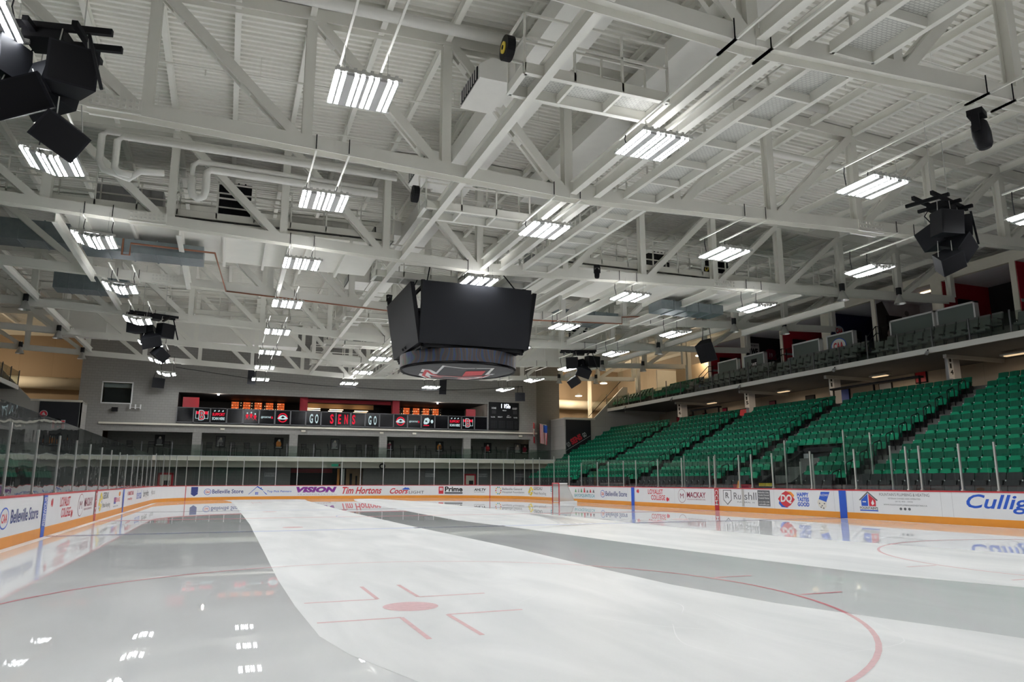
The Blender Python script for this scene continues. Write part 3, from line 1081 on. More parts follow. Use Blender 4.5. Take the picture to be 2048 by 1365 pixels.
# purlins
nk = 16
for k in range(-nk, nk + 1):
    x = XC + k * PAN / 2
    mb = MB()
    mb.isec((x, -30, zdeck(x) - .16), (x, 35.6, zdeck(x) - .16), .16, .30, .02, M['steel'])
    o = mb.build('roof_purlin', loc=(x, 0, zdeck(x)))
    side = 'at the ridge' if k == 0 else '%s from the ridge, %s' % (ordw(abs(k) - 1), 'green seat side' if k > 0 else 'side opposite the seats')
    tag(o, 'long white roof beam under the deck, ' + side, 'roof beam', 'beams under the roof deck')

# longitudinal beams at the bottom chord level
nb = 0
for x, lab in ((-2.95, 'under the white duct'), (0.32, 'along the middle of the roof'), (1.08, 'beside the middle beam')):
    for i in range(len(TY) - 1):
        mb = MB()
        mb.isec((x, TY[i] + .2, 9.83), (x, TY[i + 1] - .2, 9.83), .20, .40, .025, M['steel'])
        o = mb.build('tie_beam', loc=(x, (TY[i] + TY[i + 1]) / 2, 9.83))
        tag(o, 'white steel tie beam %s, in the %s bay of trusses' % (lab, ordw(i)), 'tie beam', 'lengthwise beams between the trusses')
for (x, bays) in ((-18.55, (4, 5, 6)), (-14.8, (3, 4)), (-11.05, (3,)), (-7.3, (3,)), (4.6, (3, 4)), (7.7, (3,)), (11.45, (3, 4)), (15.2, (4, 5)), (18.95, (3, 4, 5, 6))):
    for i in bays:
        mb = MB()
        zq = zb(x) + (.17 if i == 3 else .35)
        mb.isec((x + .3, TY[i] + .2, min(zq, 9.92) if i == 3 else zq), (x + .3, TY[i + 1] - .2, min(zq, 9.92) if i == 3 else zq), .18, .34, .02, M['steel'])
        o = mb.build('tie_beam', loc=(x + .3, (TY[i] + TY[i + 1]) / 2, zb(x) + .35))
        tag(o, 'white beam %.0f metres off the roof middle, %s, %s bay' % (abs(x), 'green seat side' if x > 0 else 'opposite side', ordw(i)), 'tie beam', 'lengthwise beams between the trusses')

# ------------------------------------------------------------------ catwalks
M['grate'] = block_mat('catwalk_grating', (0.66, 0.66, 0.62), (0.42, 0.42, 0.40), 0.12, 0.06)
def grate_axis(m):
    pass
nt = M['grate'].node_tree
for l in list(nt.links):
    if l.to_node.type == 'COMBXYZ' and l.to_socket.name == 'Y':
        nt.links.remove(l)
sepn = [n for n in nt.nodes if n.type == 'SEPXYZ'][0]
cmbn = [n for n in nt.nodes if n.type == 'COMBXYZ'][0]
nt.links.new(sepn.outputs['Y'], cmbn.inputs[1])
def catwalk(name, x0, x1, y0, y1, z, label, rails, step=1.3, rail_h=1.15, rungs=(1.15, .6)):
    """frame with grating at z (underside), rails along listed sides"""
    t = empty(name, ((x0 + x1) / 2, (y0 + y1) / 2, z), label, 'catwalk', 'catwalks in the roof')
    L = t.location.copy()
    def put(mb, n):
        mb.v = [tuple(Vector(v) - L) for v in mb.v]
        return mb.build(n, t)
    st = M['steel']
    mb = MB()
    longx = (x1 - x0) > (y1 - y0)
    h = .26
    for y in (y0, y1):
        mb.bar((x0, y, z + h / 2), (x1, y, z + h / 2), .05, h, st)
        mb.bar((x0, y, z + .01), (x1, y, z + .01), .12, .02, st)
    for x in (x0, x1):
        mb.bar((x, y0, z + h / 2), (x, y1, z + h / 2), .05, h, st)
        mb.bar((x, y0, z + .01), (x, y1, z + .01), .12, .02, st)
    n = max(1, round(((x1 - x0) if longx else (y1 - y0)) / step))
    for i in range(1, n):
        if longx:
            x = x0 + (x1 - x0) * i / n
            mb.bar((x, y0, z + .11), (x, y1, z + .11), .06, .2, st)
        else:
            y = y0 + (y1 - y0) * i / n
            mb.bar((x0, y, z + .11), (x1, y, z + .11), .06, .2, st)
    put(mb, 'frame')
    mb = MB()
    mb.bx(x0 + .03, x1 - .03, y0 + .03, y1 - .03, z + h, z + h + .03, M['grate'])
    put(mb, 'grating')
    for sd in rails:
        a, b = {'n': ((x0, y1), (x1, y1)), 's': ((x0, y0), (x1, y0)), 'e': ((x1, y0), (x1, y1)), 'w': ((x0, y0), (x0, y1))}[sd]
        mb = MB()
        a3, b3 = Vector((*a, z + h)), Vector((*b, z + h))
        for r in rungs:
            mb.bar(a3 + Vector((0, 0, r)), b3 + Vector((0, 0, r)), .05, .05, st)
        m_ = max(1, round((b3 - a3).length / 1.25))
        for i in range(1 if sd in 'ew' and len(rails) > 1 and longx else 0, m_ + (0 if sd in 'ew' and len(rails) > 1 and longx else 1)):
            c = a3.lerp(b3, i / m_)
            mb.bar(c - Vector((0, 0, .2)), c + Vector((0, 0, rungs[0])), .05, .05, st)
        put(mb, 'railing')
    return t
for i in range(len(TY) - 1):
    catwalk('catwalk', 2.03, 3.12, TY[i] + .22, TY[i + 1] - .22, 9.72, 'narrow white catwalk with grating running lengthwise, %s bay of the roof' % ordw(i), ['e'] if i < 2 else ['e', 'w'], 1.2)
    ym = TY[i] + 2.65
    if i >= 1:
        catwalk('cross_platform', -3.4, 0.1, ym, ym + .95, 9.72, 'short white platform with railings crossing under the duct, %s bay' % ordw(i), 'nsw')
for i, lab in ((3, 'behind the third truss in view'), (5, 'behind the fifth truss in view')):
    for x0, x1, sd in ((-22.4, -3.2, 'away from the big seating bank'), (3.3, 18.8, 'toward the big seating bank')):
        catwalk('cross_catwalk', x0, x1, TY[i] + .3, TY[i] + 1.25, 10.5, 'long railed catwalk %s, %s' % (lab, sd), 'ns', 1.9)

for x0, x1, lab in ((-14.4, -3.5, 'white service floor hung between the third and fourth trusses, opposite the green seats'), (4.1, 17.0, 'white service floor hung between the third and fourth trusses, green seat side')):
    t = empty('service_platform', ((x0 + x1) / 2, 1.6, 10.3), lab, 'service floor', 'service floors in the roof')
    L = t.location.copy()
    mb = MB(); mb.bx(x0 - L.x, x1 - L.x, -3.8, .9, 0, .12, M['deck']); mb.build('deck_plate', t)
    x = x0 + .6
    while x < x1:
        mb = MB(); mb.bx(x - .05 - L.x, x + .05 - L.x, -3.8, .9, -.2, 0, M['steel']); mb.build('joist', t)
        x += 1.5
    mb = MB(); mb.bx(x0 - L.x, x1 - L.x, 0.8, .86, .12, 1.9, M['greylt']); mb.build('shade_backdrop', t)  # grey sheet added to stand for the shaded space and equipment behind
# ------------------------------------------------------------------ ducts, pipes and plant
def duct(name, pts, w, h, label, cat, mt='duct'):
    mb = MB()
    for a, b in zip(pts[:-1], pts[1:]):
        mb.bar(a, b, w, h, M[mt])
    o = mb.build(name, loc=pts[0])
    tag(o, label, cat)
    return o
duct('air_duct', [(-1.35, -31, 12.6), (-1.35, -3.2, 12.6)], 1.35, .62, 'wide white rectangular air duct running lengthwise under the roof', 'air duct')
duct('air_duct', [(2.4, -31, 12.7), (2.4, -3.2, 12.7)], 1.5, .6, 'second white rectangular air duct above the long catwalk', 'air duct')
duct('air_duct', [(-1.35, -2.0, 12.4), (-1.35, 28, 12.2)], 1.2, .6, 'white rectangular air duct continuing beyond the third truss', 'air duct')
for j, (y, x) in enumerate([(-17.2, -2.5), (-11.3, -2.5), (-5.2, -2.6), (2.2, -2.7), (10.5, -2.6)]):
    t = empty('air_diffuser', (x, y, 12.25), 'white box diffuser with dark louvres beside the duct, %s from the camera' % ordw(j), 'air diffuser', 'diffusers on the duct')
    mb = MB()
    mb.prism([(-.55, -.3), (.55, -.3), (.55, .35), (-.2, .35), (-.55, .1)], 'Y', -.9, .9, M['duct'])
    mb.build('housing', t)
    mb = MB()
    mb.box((-.56, 0, -.08), (.04, 1.5, .36), M['charcoal'])
    for k in range(8):
        mb.box((-.585, -.66 + k * .19, -.08), (.02, .04, .36), M['duct'])
    mb.build('louvre', t)
def pipe(name, pts, r, label, cat='pipe', mt='duct', n=10, group=None):
    mb = MB()
    mb.tube(pts, r, M[mt], n)
    o = mb.build(name, smooth=True, loc=pts[0])
    tag(o, label, cat, group)
    return o
pipe('roof_pipe', [(-14, -11.6, 14.0 - .45), (-14 + .01, -11.6, 13.45), (9.5, -11.6, 13.75)], .16, 'thick white round pipe crossing over the second truss in view')
pipe('roof_pipe', [(4.5, -9.2, 13.3), (31, -9.2, 12.7)], .12, 'white round pipe crossing above the green seating side')
for j, y in enumerate([-15.6, -13.9, -7.9, -4.8, -0.2, 3.2, 8.1, 11.6, 17.0, 19.6, 25.5]):
    z = 13.42
    x0, x1 = (-26, 26)
    mb = MB()
    mb.tube([(x0, y, z - .8), (XC, y, z), (x1, y, z - .8)], .035, M['steel'], 6)
    x = x0 + 1
    while x < x1:
        zz = z - .8 * abs(x - XC) / 26
        mb.tube([(x, y, zz), (x, y, zz - .22)], .022, M['steel'], 5)
        mb.tube([(x + 1.5, y, zz), (x + 1.5, y, zdeck(x))], .008, M['steel'], 4, cap=False)
        x += 3.0
    o = mb.build('sprinkler_pipe', loc=(XC, y, z))
    tag(o, 'thin white sprinkler pipe across the roof, %s from the camera' % ordw(j), 'sprinkler pipe', 'sprinkler pipes under the deck')
# pipe loops above the platform away from the seats
pipe('looped_pipe', [(-3.6, -4.1, 12.35), (-12.95, -4.1, 12.42), (-13.1, -4.1, 12.25), (-13.1, -4.1, 11.4), (-12.95, -4.1, 11.1), (-12.2, -4.1, 10.9), (-11.9, -4.1, 11.2), (-11.2, -4.1, 11.25)], .11, 'fat white insulated pipe with a bend above the railed platform')
pipe('looped_pipe', [(-3.6, -4.4, 12.12), (-12.45, -4.4, 12.18), (-12.6, -4.4, 12.0), (-12.6, -4.4, 11.1), (-12.45, -4.4, 10.95), (-12.1, -4.4, 10.9)], .11, 'second fat white pipe bending down toward the platform')
pipe('looped_pipe', [(-4.2, -4.0, 11.75), (-10.2, -4.0, 11.85), (-10.37, -4.0, 11.7), (-10.37, -4.0, 11.3)], .09, 'white pipe turning down into a lagged loop over the platform')
pipe('lagged_loop', [(-10.37, -4.0, 11.3), (-10.36, -4.0, 10.85), (-10.3, -4.0, 10.65), (-10.15, -4.0, 10.55), (-9.98, -4.0, 10.65), (-9.93, -4.0, 10.85), (-9.93, -4.0, 11.3), (-9.93, -4.0, 11.5), (-9.8, -4.0, 11.62), (-4.2, -4.0, 11.55)], .125, 'lumpy wrapped pipe loop hanging above the platform')
pipe('copper_pipe', [(-9.2, 5.55, zb(-9.2) - .06), (XC, 5.55, 9.44), (11.2, 5.55, zb(11) - .06), (11.2, 5.55, 10.25), (12.6, 5.55, 10.4)], .035, 'rust brown pipe strapped under the fourth truss in view', mt='copper', n=6)
pipe('copper_pipe', [(-12.7, -.4, 10.0), (-12.7, -.4, 9.4), (-12.45, -.4, 9.4), (-12.45, -.4, 9.85), (-9.6, -.4, 9.8), (-9.2, 5.5, 9.8)], .035, 'rust brown pipe stepping down beside the fourth truss in view', mt='copper', n=6)
def unit(x, y, z, dx, dy, dz, label, mt='galv', cat='air handling unit'):
    mb = MB()
    mb.bx(x - dx / 2, x + dx / 2, y - dy / 2, y + dy / 2, z, z + dz, M[mt])
    for q in range(1, 5):
        xx = x - dx / 2 + dx * q / 5
        mb.bx(xx - .03, xx + .03, y - dy / 2 - .03, y + dy / 2 + .03, z - .03, z + dz + .03, M[mt])
    o = mb.build('duct_section', loc=(x, y, z))
    tag(o, label, cat)
unit(-12.0, .3, 9.55, 4.0, 1.1, .5, 'grey galvanised duct hung between the third and fourth trusses in view')
unit(-18.2, 7.2, 11.6, 4.8, 1.3, .9, 'grey galvanised duct by the wall away from the big seating bank')
unit(-15.5, 11.5, 10.6, 3.2, 1.2, .8, 'short grey galvanised duct with open end under the roof')
unit(12.4, 1.2, 9.6, 3.6, 1.2, .45, 'grey galvanised duct above the green seating side')
unit(12.5, 12.6, 11.3, 4.2, 1.3, .8, 'farther grey galvanised duct above the green seating side')
unit(-9.05, -.7, 10.8, 1.2, .7, 1.6, 'tall black cabinet standing on the railed platform', 'black', 'cabinet')
unit(-12.6, -.3, 10.7, 2.2, .8, 1.2, 'low grey plant unit on the railed platform', 'greylt', 'plant unit')
unit(-5.6, .2, 10.7, 3.2, .7, 1.0, 'small pale plant unit at the platform end', 'duct', 'plant unit')
unit(13.6, 15.9, 10.6, 1.1, .7, 1.6, 'dark cabinet standing on the far catwalk', 'black', 'cabinet')
unit(9.7, -.5, 10.7, 1.0, .6, 1.2, 'dark grey cabinet behind the catwalk railing', 'charcoal', 'cabinet')
unit(13.1, -.5, 10.7, .9, .6, 1.3, 'black machine behind the catwalk railing', 'black', 'cabinet')
unit(0.3, 15.5, 10.1, 6, .8, .5, 'white boxed duct crossing behind the hanging scoreboard', 'duct', 'air duct')
unit(-12, 24.5, 10.6, 15, 1.6, 1.5, 'long white boxed duct across the far end of the roof', 'duct', 'air duct')
unit(13, 24.5, 10.6, 15, 1.6, 1.5, 'long white boxed duct across the far end on the green seat side', 'duct', 'air duct')

# ------------------------------------------------------------------ hanging light fixtures
LX = [(-13.2, -1), (-6.63, 0), (0.1, 0), (6.85, 0), (13.45, 1)]
LY = [-28.6, -22.1, -15.5, -9.2, -2.75, 3.8, 10.4, 17.1, 23.5, 30.0]  # first row is out of view, added to brighten the near ice
def hanger_mesh(x0, y0):
    # two conduits fixed under the nearest truss chord, wires down to the lamp
    yt = min(TY, key=lambda q: abs(q - (y0 + .5)) + (0 if q < y0 + 1 else 1.2))
    zz = zb(x0) - .04 - 9.0
    s_ = MB()
    far = .75 if yt < y0 + .4 else -.75
    for x in (-.42, .42):
        ya, yb = (yt - .3 - y0, far) if yt < y0 + .4 else (far, yt + .3 - y0)
        s_.bar((x, ya, zz), (x, yb, zz), .045, .045, M['steel'])
        s_.tube([(x, yt - y0 - .24, zz), (x, yt - y0 - .24, zz + .45)], .014, M['black'], 5)
        s_.tube([(x, .45, .1), (x + .06, .5, zz * .35), (x - .03, .45, zz * .7), (x, .45, zz)], .014, M['black'], 5)
        s_.tube([(x, -.45, .1), (x, -.45, zz)], .006, M['alu'], 4)
    return s_
def make_light(kind):
    t = empty('hanging_light', (0, 0, 9.0), 'bright hanging light', 'hanging light')
    bend = {0: 0, -1: 1, 1: -1}[kind]
    def T_(p):
        # outer half tilts up so the fixture folds toward the seats
        x, y, z = p
        if bend:
            z = z + abs(x) * .16
            if x * bend < 0:
                z += abs(x) * .14
        return (x, y, z)
    h = MB()
    for k in range(4):
        xc = (-.50, -.135, .135, .50)[k]
        h.bx(xc - .115, xc + .115, -.61, .61, .035, .065, M['alu'])
        h.bx(xc + .1, (-.235, .035, .40, .62)[k], -.61, .61, -.004, .05, M['alu_white'])
        h.bx(xc - .021, xc + .021, -.61, .61, -.003, .03, M['alu_white'])
    for k in range(4):
        xc = (-.50, -.135, .135, .50)[k]
        h.bx(xc - .06, xc + .06, -.5, .5, .066, .072, M['uplight'])
    for y in (-.64, .64):
        h.bx(-.62, .68, y - .03, y + .03, .03, .10, M['alu'])
        for k in range(8):
            x = -.56 + k * .16
            h.bx(x - .03, x + .03, y - .055, y + .055, .03, .13, M['alu'])
    h.v = [T_(v) for v in h.v]
    hs = h.build('housing', t)
    for k in range(4):
        xc = (-.50, -.135, .135, .50)[k]
        for q in (-.06, .06):
            l = MB()
            l.bx(xc + q - .038, xc + q + .038, -.585, .585, .0, .03, M['tube'])
            l.v = [T_(v) for v in l.v]
            l.build('lamp_tube', t)
    hanger_mesh(LX[0][0], LY[0]).build('hanger', t)
    return reg(t)
protos = {}
RN = ['row farthest from the big seating bank', 'second row from the opposite side wall', 'middle row over the ice', 'second row from the big seating bank', 'row nearest the big seating bank']
for c, (x, kd) in enumerate(LX):
    for r, y in enumerate(LY):
        vis = r - (1 if c == 2 else 2)
        lab = 'hanging tube light, %s from the camera in the %s' % (ordw(vis), RN[c]) if vis >= 0 else 'tube light %s the camera in the %s' % ('added unseen above' if r == 0 else 'just beyond', RN[c])
        grp = 'hanging tube lights over the ice'
        if kd not in protos:
            o = make_light(kd)
            protos[kd] = o
            o.location = (x, y, 9.0)
            o['label'] = lab
            o['group'] = grp
        else:
            o = dup(protos[kd], (x, y, 9.0), label=lab, group=grp)
        for ch in [q for q in bpy.data.objects if q.parent == o and q.name.startswith('hanger')]:
            tmp = hanger_mesh(x, y).build('hanger')
            ch.data = tmp.data
            bpy.data.objects.remove(tmp)

# ------------------------------------------------------------------ centre-hung scoreboard
t = empty('centre_scoreboard', (0.05, -.3, 5.75), 'large black hanging scoreboard with blank screens, LED ring and round banner below', 'hanging scoreboard')
def rel(mb):
    mb.v = [tuple(Vector(v) - t.location) for v in mb.v]
    return mb
cx, cy = 0.05, -.3
def screen_face(ang, dtop, dbot, wd, z0, z1, name):
    R = Matrix.Rotation(ang, 3, 'Z')
    mb = MB()
    vs = []
    for dz, dd in ((z0, dbot), (z1, dtop)):
        for xx in (-wd / 2, wd / 2):
            for th in (0, -.16):
                vs.append(R @ Vector((xx, -(dd + th), dz)) + Vector((cx, cy, 0)))
    # order: z, x, th
    mb.add(vs, [(0, 2, 6, 4)], M['screen'])
    mb.add(vs, [(1, 5, 7, 3), (0, 4, 5, 1), (2, 3, 7, 6), (0, 1, 3, 2), (4, 6, 7, 5)], M['black'])
    rel(mb).build(name, t)
for a in (0, PI / 2, PI, -PI / 2):
    screen_face(a, 2.62, 2.25, 4.45, 6.5, 8.85, 'screen')
mb = MB()
for sx in (-1, 1):
    for sy in (-1, 1):
        mb.bar((cx + sx * 2.0, cy + sy * 2.0, 6.3), (cx + sx * 2.1, cy + sy * 2.1, 9.0), .14, .14, M['black'])
        mb.bar((cx + sx * 2.3, cy + sy * .2, 6.6), (cx + sx * .2, cy + sy * 2.3, 8.7), .08, .08, M['black'])
for z in (6.45, 7.6, 8.8):
    for q in (-2.05, 2.05):
        mb.bar((cx - 2.1, cy + q, z), (cx + 2.1, cy + q, z), .1, .12, M['black'])
        mb.bar((cx + q, cy - 2.1, z), (cx + q, cy + 2.1, z), .1, .12, M['black'])
mb.bx(cx - 1.6, cx + 1.6, cy - 1.6, cy + 1.6, 6.35, 6.5, M['black'])
rel(mb).build('frame', t)
n = 64
mb = MB()
for i in range(n):
    a, b = 2 * PI * i / n, 2 * PI * (i + 1) / n
    P = lambda q, r, z: (cx + r * math.cos(q), cy + r * math.sin(q), z)
    mb.add([P(a, 2.40, 5.88), P(b, 2.40, 5.88), P(b, 2.40, 6.38), P(a, 2.40, 6.38)], [(0, 1, 2, 3)], M['screen'])
    mb.add([P(a, 2.28, 5.88), P(b, 2.28, 5.88), P(b, 2.28, 6.38), P(a, 2.28, 6.38)], [(0, 1, 2, 3)], M['black'])
    for z in (5.88, 6.38):
        mb.add([P(a, 2.28, z), P(b, 2.28, z), P(b, 2.40, z), P(a, 2.40, z)], [(0, 1, 2, 3)], M['black'])
    mb.add([P(a, 2.30, 5.84), P(b, 2.30, 5.84), P(b, 2.36, 5.78), P(a, 2.36, 5.78)], [(0, 1, 2, 3)], M['black'])
rg = rel(mb).build('led_ring', t, smooth=False)
M['ringled'] = mat('idle_led_moire', (0.03, 0.032, 0.038), 0.45)  # moire colour bands painted into the ring's base colour
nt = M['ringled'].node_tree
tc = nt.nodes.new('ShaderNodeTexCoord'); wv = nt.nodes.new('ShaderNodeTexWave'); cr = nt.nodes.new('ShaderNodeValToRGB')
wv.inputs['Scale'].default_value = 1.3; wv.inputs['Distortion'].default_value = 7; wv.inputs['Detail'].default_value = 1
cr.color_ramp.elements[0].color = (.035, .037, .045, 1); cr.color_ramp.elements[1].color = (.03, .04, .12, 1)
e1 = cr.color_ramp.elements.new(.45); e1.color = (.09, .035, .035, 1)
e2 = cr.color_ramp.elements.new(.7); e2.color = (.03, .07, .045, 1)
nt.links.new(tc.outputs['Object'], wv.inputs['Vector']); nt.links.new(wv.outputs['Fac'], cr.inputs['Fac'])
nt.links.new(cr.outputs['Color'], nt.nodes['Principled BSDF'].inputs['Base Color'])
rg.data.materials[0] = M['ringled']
# banner under the ring: wrinkled disc
M['banner'] = mat('dark_grey_cloth', (0.045, 0.045, 0.05), 0.7, bump=0.5, bscale=3)
M['banner_red'] = mat('red_cloth_print', (0.50, 0.05, 0.06), 0.7, bump=0.4, bscale=3)
M['banner_white'] = mat('white_cloth_print', (0.72, 0.72, 0.72), 0.7, bump=0.4, bscale=3)
mb = MB()
rs = [0, .5, 1.0, 1.5, 1.9, 2.15, 2.3]
vs = [(cx, cy, 5.72)]
for r in rs[1:]:
    for i in range(n):
        q = 2 * PI * i / n
        z = 5.72 + .08 * (r / 2.3) ** 2 + .012 * math.sin(q * 9 + r * 3) * (r / 2.3) + (.05 if r > 2.2 else 0)
        vs.append((cx + r * math.cos(q), cy + r * math.sin(q), z))
fs = [(0, 1 + (i + 1) % n, 1 + i) for i in range(n)]
for k in range(len(rs) - 2):
    for i in range(n):
        a = 1 + k * n + i
        b = 1 + k * n + (i + 1) % n
        fs.append((a, b, b + n, a + n))
mb.add(vs, fs, M['banner'])
rel(mb).build('round_banner', t, smooth=True)
# emblem: shield with side stripes; local x to the viewer's right, y away
def sb(u, v, d=0):
    r = math.hypot(u, v)
    z = 5.72 + .08 * (r / 2.3) ** 2 - .014 - d
    return (cx + u, cy + v, z)
def sbp(mb, pts, mt, d):
    mb.add([sb(u, v, d) for u, v in pts], [list(range(len(pts)))], mt)
mb = MB()
Wt, Rd, Bk = M['banner_white'], M['banner_red'], M['banner']
sbp(mb, [(-1.66, -.55), (-1.3, -.55), (-.95, -.05), (-1.12, -1.62), (-.2, -1.45), (1.0, -1.7), (1.25, -.3), (1.5, -.35), (1.45, 1.2), (1.0, 2.1), (-.9, 2.1), (-1.35, 1.3)], Wt, .0)
sbp(mb, [(-1.52, -.42), (-1.38, -.42), (-.95, .42), (-.6, .75), (.4, .78), (1.25, .3), (1.38, -.2), (1.33, 1.1), (.9, 1.98), (-.8, 1.98), (-1.24, 1.2)], Rd, .004)
sbp(mb, [(-1.32, .0), (-.98, .62), (-.6, .9), (.45, .92), (1.27, .5), (1.22, 1.05), (.82, 1.88), (-.72, 1.88), (-1.12, 1.1)], Wt, .008)
sbp(mb, [(-1.0, -1.48), (-.2, -1.33), (.9, -1.56), (1.12, -.2), (1.15, .1), (.6, .5), (.33, .62), (-.6, .62), (-.82, .3)], Bk, .012)
sbp(mb, [(.07, -.86), (.82, -1.14), (1.02, -.04), (.33, .5)], Rd, .016)
sbp(mb, [(-1.0, .85), (-.6, 1.02), (.5, 1.04), (1.1, .78), (1.05, 1.1), (.3, 1.7), (-.7, 1.7)], Bk, .012)
sbp(mb, [(.36, 1.18), (.92, 1.05), (.85, 1.25), (.4, 1.45)], Rd, .016)
sbp(mb, [(-.85, 1.02), (-.3, 1.15), (-.4, 1.35), (-.72, 1.3)], Rd, .016)
rel(mb).build('banner_emblem', t)
mb = MB()
for x, y in ((-1.9, -1.9), (1.9, -1.9), (-1.9, 1.9), (1.9, 1.9)):
    mb.tube([(cx + x, cy + y, 8.9), (cx + x * .8, cy + y * .5, 10.0)], .025, M['black'], 6)
rel(mb).build('suspension_cable', t)

# ------------------------------------------------------------------ loudspeakers
def spk_shape(mb, w, d, h, mt, M4):
    """cabinet with back narrowed (trapezoid plan)"""
    p = [(-w / 2, -d / 2), (w / 2, -d / 2), (w / 2 * .55, d / 2), (-w / 2 * .55, d / 2)]
    vs = [M4 @ Vector((x, y, z)) for z in (-h / 2, h / 2) for x, y in p]
    mb.add(vs, [(3, 2, 1, 0), (4, 5, 6, 7), (0, 1, 5, 4), (1, 2, 6, 5), (2, 3, 7, 6), (3, 0, 4, 7)], mt)
from mathutils import Euler
def cabinet(t, loc, rot, w=.85, d=.65, h=.7, top=None):
    M4 = Matrix.Translation(loc) @ Euler([math.radians(a) for a in rot]).to_matrix().to_4x4()
    mb = MB()
    spk_shape(mb, w, d, h, M['speaker'], M4)
    c = mb.build('cabinet', t)
    mb = MB()
    g = [M4 @ Vector((x, -d / 2 - .012, z)) for x, z in ((-w * .45, -h * .45), (w * .45, -h * .45), (w * .45, h * .45), (-w * .45, h * .45))]
    mb.add(g, [(0, 1, 2, 3)], M['black'])
    hx = M4 @ Vector((w * .40, 0, 0)); 
    mb.build('grille', c)
    mb = MB()
    for sx in (-.3, .3):
        a = M4 @ Vector((sx * w, 0, h / 2))
        tz = top if top is not None else loc[2] + h
        mb.tube([a, (a.x * .8 + loc[0] * .2, a.y, tz)], .012, M['alu'], 5)
    mb.build('cable', c)
def cluster(loc, mir, rz, label):
    t = empty('speaker_cluster', loc, label, 'speaker cluster', 'hung clusters of loudspeakers', rz)
    mb = MB()
    for y in (-.28, .28):
        mb.bar((-1.3, y, .95), (1.1, y, .95), .09, .12, M['black'])
    for x in (-1.0, -.2, .6):
        mb.bar((x, -.65, .85), (x, .65, .85), .1, .1, M['black'])
    mb.bx(-.4, .3, -.3, .3, .72, .95, M['black'])
    mb.bar((.8, -.5, .75), (1.1, -.5, -.3), .05, .05, M['black'])
    mb.build('rigging_frame', t)
    m_ = mir
    cabinet(t, (-.75 * m_, -.05, .25), (4, 0, -30 * m_), .95, .75, .72, .9)
    cabinet(t, (.45 * m_, -.2, .15), (6, 0, 25 * m_), .8, .7, .75, .9)
    cabinet(t, (-.15 * m_, .3, .0), (20, 10, 160), .9, .7, .7, .9)
    cabinet(t, (-.2 * m_, -.25, -.42), (32, -18 * m_, -8 * m_), .95, .7, .62, .0)
    cabinet(t, (.35 * m_, -.1, -1.05), (30, 25 * m_, 38 * m_), .8, .62, .56, -.4)
    mb = MB()
    for x in (-.6, .5):
        mb.tube([(x, 0, 1.0), (x, 0, 3.6)], .012, M['alu'], 5)
    mb.tube([(-.3, .2, .9), (-.6, .3, .5), (-.4, .1, .1), (.1, -.2, -.3)], .02, M['black'], 5)
    mb.build('hanging_wire', t)
    return t
cluster((-12.2, -14.75, 8.5), 1, math.radians(-10), 'cluster of black loudspeakers hung close to the camera, away from the seats')
cluster((12.15, -13.4, 9.1), -1, math.radians(15), 'cluster of black loudspeakers hung over the near green seats beside rows of lights')
cluster((-12.7, 12.9, 9.0), 1, math.radians(20), 'far cluster of black loudspeakers hung on the side away from the seats')
cluster((13.0, 14.5, 8.95), -1, math.radians(-20), 'far cluster of black loudspeakers hung before the balcony end')
def single(name, loc, rot, w, d, h, label, mt='speaker', top=1.2):
    t = empty(name, loc, label, 'loudspeaker')
    M4 = Euler([math.radians(a) for a in rot]).to_matrix().to_4x4()
    mb = MB()
    spk_shape(mb, w, d, h, M[mt], M4)
    mb.build('cabinet', t)
    mb = MB()
    g = [M4 @ Vector((x, -d / 2 - .012, z)) for x, z in ((-w * .45, -h * .45), (w * .45, -h * .45), (w * .45, h * .45), (-w * .45, h * .45))]
    mb.add(g, [(0, 1, 2, 3)], M['black'])
    mb.build('grille', t)
    mb = MB()
    for x in (-w * .3, w * .3):
        mb.tube([(x, 0, h / 2 - .02), (x * .6, 0, h / 2 + top)], .02, M['black'], 5)
    mb.build('bracket', t)
single('hung_speaker', (18.0, 7.3, 9.1), (28, -10, -50), 1.05, .95, 1.15, 'single black loudspeaker hung on wires in front of the private boxes')
single('hung_speaker', (-7.25, 31.3, 9.45), (8, 0, 4), .62, .5, 1.3, 'narrow black loudspeaker hung before the grey end wall above the first scoreboard letters')
single('hung_speaker', (8.2, 31.3, 9.3), (8, 0, -4), .62, .5, 1.3, 'narrow black loudspeaker hung beside the flagged half of the end wall')
single('wall_speaker', (-14.0, 32.6, 8.75), (10, 0, 25), .9, .6, .75, 'squat grey loudspeaker on the end wall beside the dark window', top=.4)
single('wall_speaker', (15.45, 31.5, 8.75), (10, 0, -25), .9, .6, .75, 'squat grey loudspeaker hung over the game clock board', 'charcoal', top=.6)
# moving head spotlight and small lamps
def moving(loc, rz, sc, label, mt='black'):
    t = empty('moving_spotlight', loc, label, 'spotlight', None, rz)
    mb = MB()
    mb.bx(-.2 * sc, .2 * sc, -.16 * sc, .16 * sc, .28 * sc, .42 * sc, M['black'])
    mb.build('base', t)
    mb = MB()
    for x in (-.2, .2):
        mb.bar((x * sc, 0, .3 * sc), (x * sc, 0, -.12 * sc), .05 * sc, .16 * sc, M['black'], (0, 1, 0))
    mb.build('yoke', t)
    mb = MB()
    mb.tube([(0, 0, .2 * sc), (0, -.02, .1 * sc), (0, -.05 * sc, -.15 * sc), (0, -.08 * sc, -.42 * sc), (0, -.09 * sc, -.5 * sc)], [.1 * sc, .17 * sc, .19 * sc, .17 * sc, .13 * sc], M[mt], 14)
    mb.build('lamp_head', t, smooth=True)
moving((6.05, -19.1, 8.85), .4, .95, 'black moving spotlight clamped beneath the nearest truss in view')
moving((4.2, -4.9, 9.3), -.7, .55, 'small black spotlight under the long catwalk')
moving((-1.8, 5.3, 10.0), .3, .6, 'small black spotlight on the catwalk behind the hanging scoreboard')
